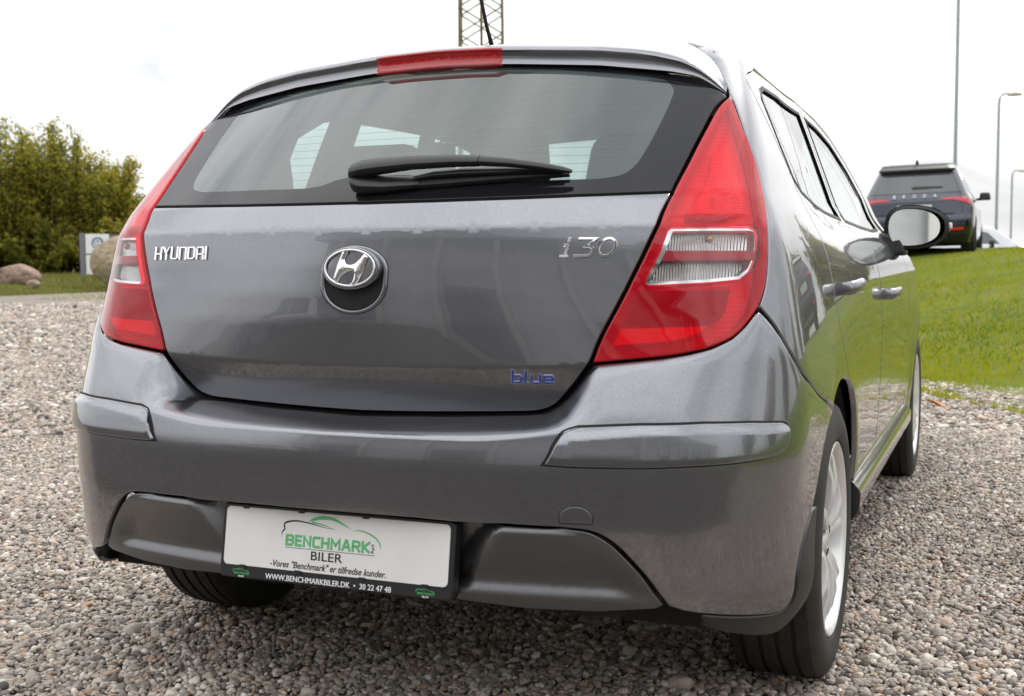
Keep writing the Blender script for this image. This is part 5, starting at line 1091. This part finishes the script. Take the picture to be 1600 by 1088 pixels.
    panel('bumper_cladding', [(-.80, .27), (.80, .27), (.84, .42), (.50, .415), (-.50, .415), (-.84, .42)], RX, bk, o, h=.06, bh=.04, sx=1, off=.012, depth=.02)
    panel('diffuser', [(-.42, .30), (.42, .30), (.46, .36), (-.46, .36)], RX, mat('satin strip', (.25, .25, .26), .4, .4), o, h=.06, bh=.04, sx=1, off=.022, depth=.02)
    if letters_:
        lb = empty('brand_lettering'); lb.parent = o
        for i, ch in enumerate(letters_):
            Vq, Fq = text_mesh(ch, .050, .056, .02, 0, .004); x0 = -.32+i*.16; P = RX(Vq[:, 0]+x0, Vq[:, 1]+1.035); P[:, 1] -= .022+Vq[:, 2]; mobj('letter', P, Fq, M['satin'], lb, False)
    for s in (1, -1):
        for yc in (.82, 3.45):
            w = empty('wheel', (s*.80, yc, .33)); w.parent = o; w.location = (s*.80, yc, .33)
            V, Fc = lathe([(-.11, .235), (-.115, .29), (-.09, .33), (.09, .33), (.115, .29), (.11, .235)], 40); mobj('tyre', V, Fc, M['tyre'], w, True, sharp=35)
            V, Fc = lathe([(s*.10, .235), (s*.085, .20), (s*.06, .19), (s*.085, .06), (s*.09, .001)], 40); mobj('rim', V, Fc, mat('dark alloy', (.2, .2, .21), .35, .7), w, True, sharp=30)
            V = []; n_ = 20
            for x in (.40, .86):
                for k in range(n_+1): a = math.pi*k/n_; V.append((s*x, yc+.372*math.cos(a), .33+.372*math.sin(a)))
            mobj('arch_liner', V, [(k, k+1, n_+2+k, n_+1+k) for k in range(n_)]+[tuple(range(n_+1))], M['grille'], o)
    MB().box((0, 2.2, .30), (1.5, 3.9, .12)).build('floor_pan', M['grille'], o)
    MB().tube([(0, .62, 1.60), (0, .58, 1.66)], [.03, .012], 8).build('antenna', bk, o, True)
    return o
other_car('parked_suv', 'dark blue-grey car with red lamps parked on the grass mound', (-.19, 18.7, .90), math.radians(-1), (.035, .040, .054), 'SKODA', 'cars parked on the mound', math.radians(-1.2))
other_car('parked_car', 'pale silver car mostly hidden behind the parked dark car', (-1.7, 33.0, .2), math.radians(-90), (.35, .36, .37), '', 'cars parked on the mound')
other_car('parked_suv', 'second dark car on the mound, out of frame, mirrored in the doors', (4.6, 15.5, .85), math.radians(-35), (.03, .032, .036), '', 'cars parked on the mound')
# ------------------------------------------------------------------ showroom behind the camera: what the paint mirrors
sr = empty('showroom', (11, -16, 0), label='long dark glazed showroom with white columns, mirrored in the tailgate', cat='building')
sw_, sh_ = 46, 7.6
MB().box((0, -6, sh_/2), (sw_, 11.6, sh_)).build('wall', mat('dark facade', (.52, .53, .54), .6, noise=(1.2, .3)), sr)
MB().box((0, -5.8, sh_+.2), (sw_+1.2, 13, .4)).build('roof', mat('roof edge', (.20, .205, .21), .6), sr)
colm = mat('white column', (.55, .54, .52), .6); gls = mat('showroom glazing', (.10, .11, .115), .05, spec=.8); frm = mat('window frame', (.16, .165, .17), .5)
for i in range(16):
    x = -sw_/2+1.5+i*2.86; MB().box((x, .22, sh_/2), (.26, .40, sh_)).build('column', colm, sr)
for i in range(15):
    x = -sw_/2+1.5+(i+.5)*2.86
    if i % 2 == 1: continue
    w = MB().box((x, -.16, 2.2), (2.3, .06, 3.6)).build('window', gls, sr)
    f = MB().box((x, -.11, 4.05), (2.4, .08, .10)).box((x, -.11, .36), (2.4, .08, .10)).box((x, -.11, 2.2), (.07, .08, 3.6)); f.build('frame', frm, w)
other_car('parked_car', 'white car parked in front of the showroom, mirrored in the bumper', (-7.6, -11.5, 0), math.radians(88), (.62, .62, .60), '', 'cars in front of the showroom')
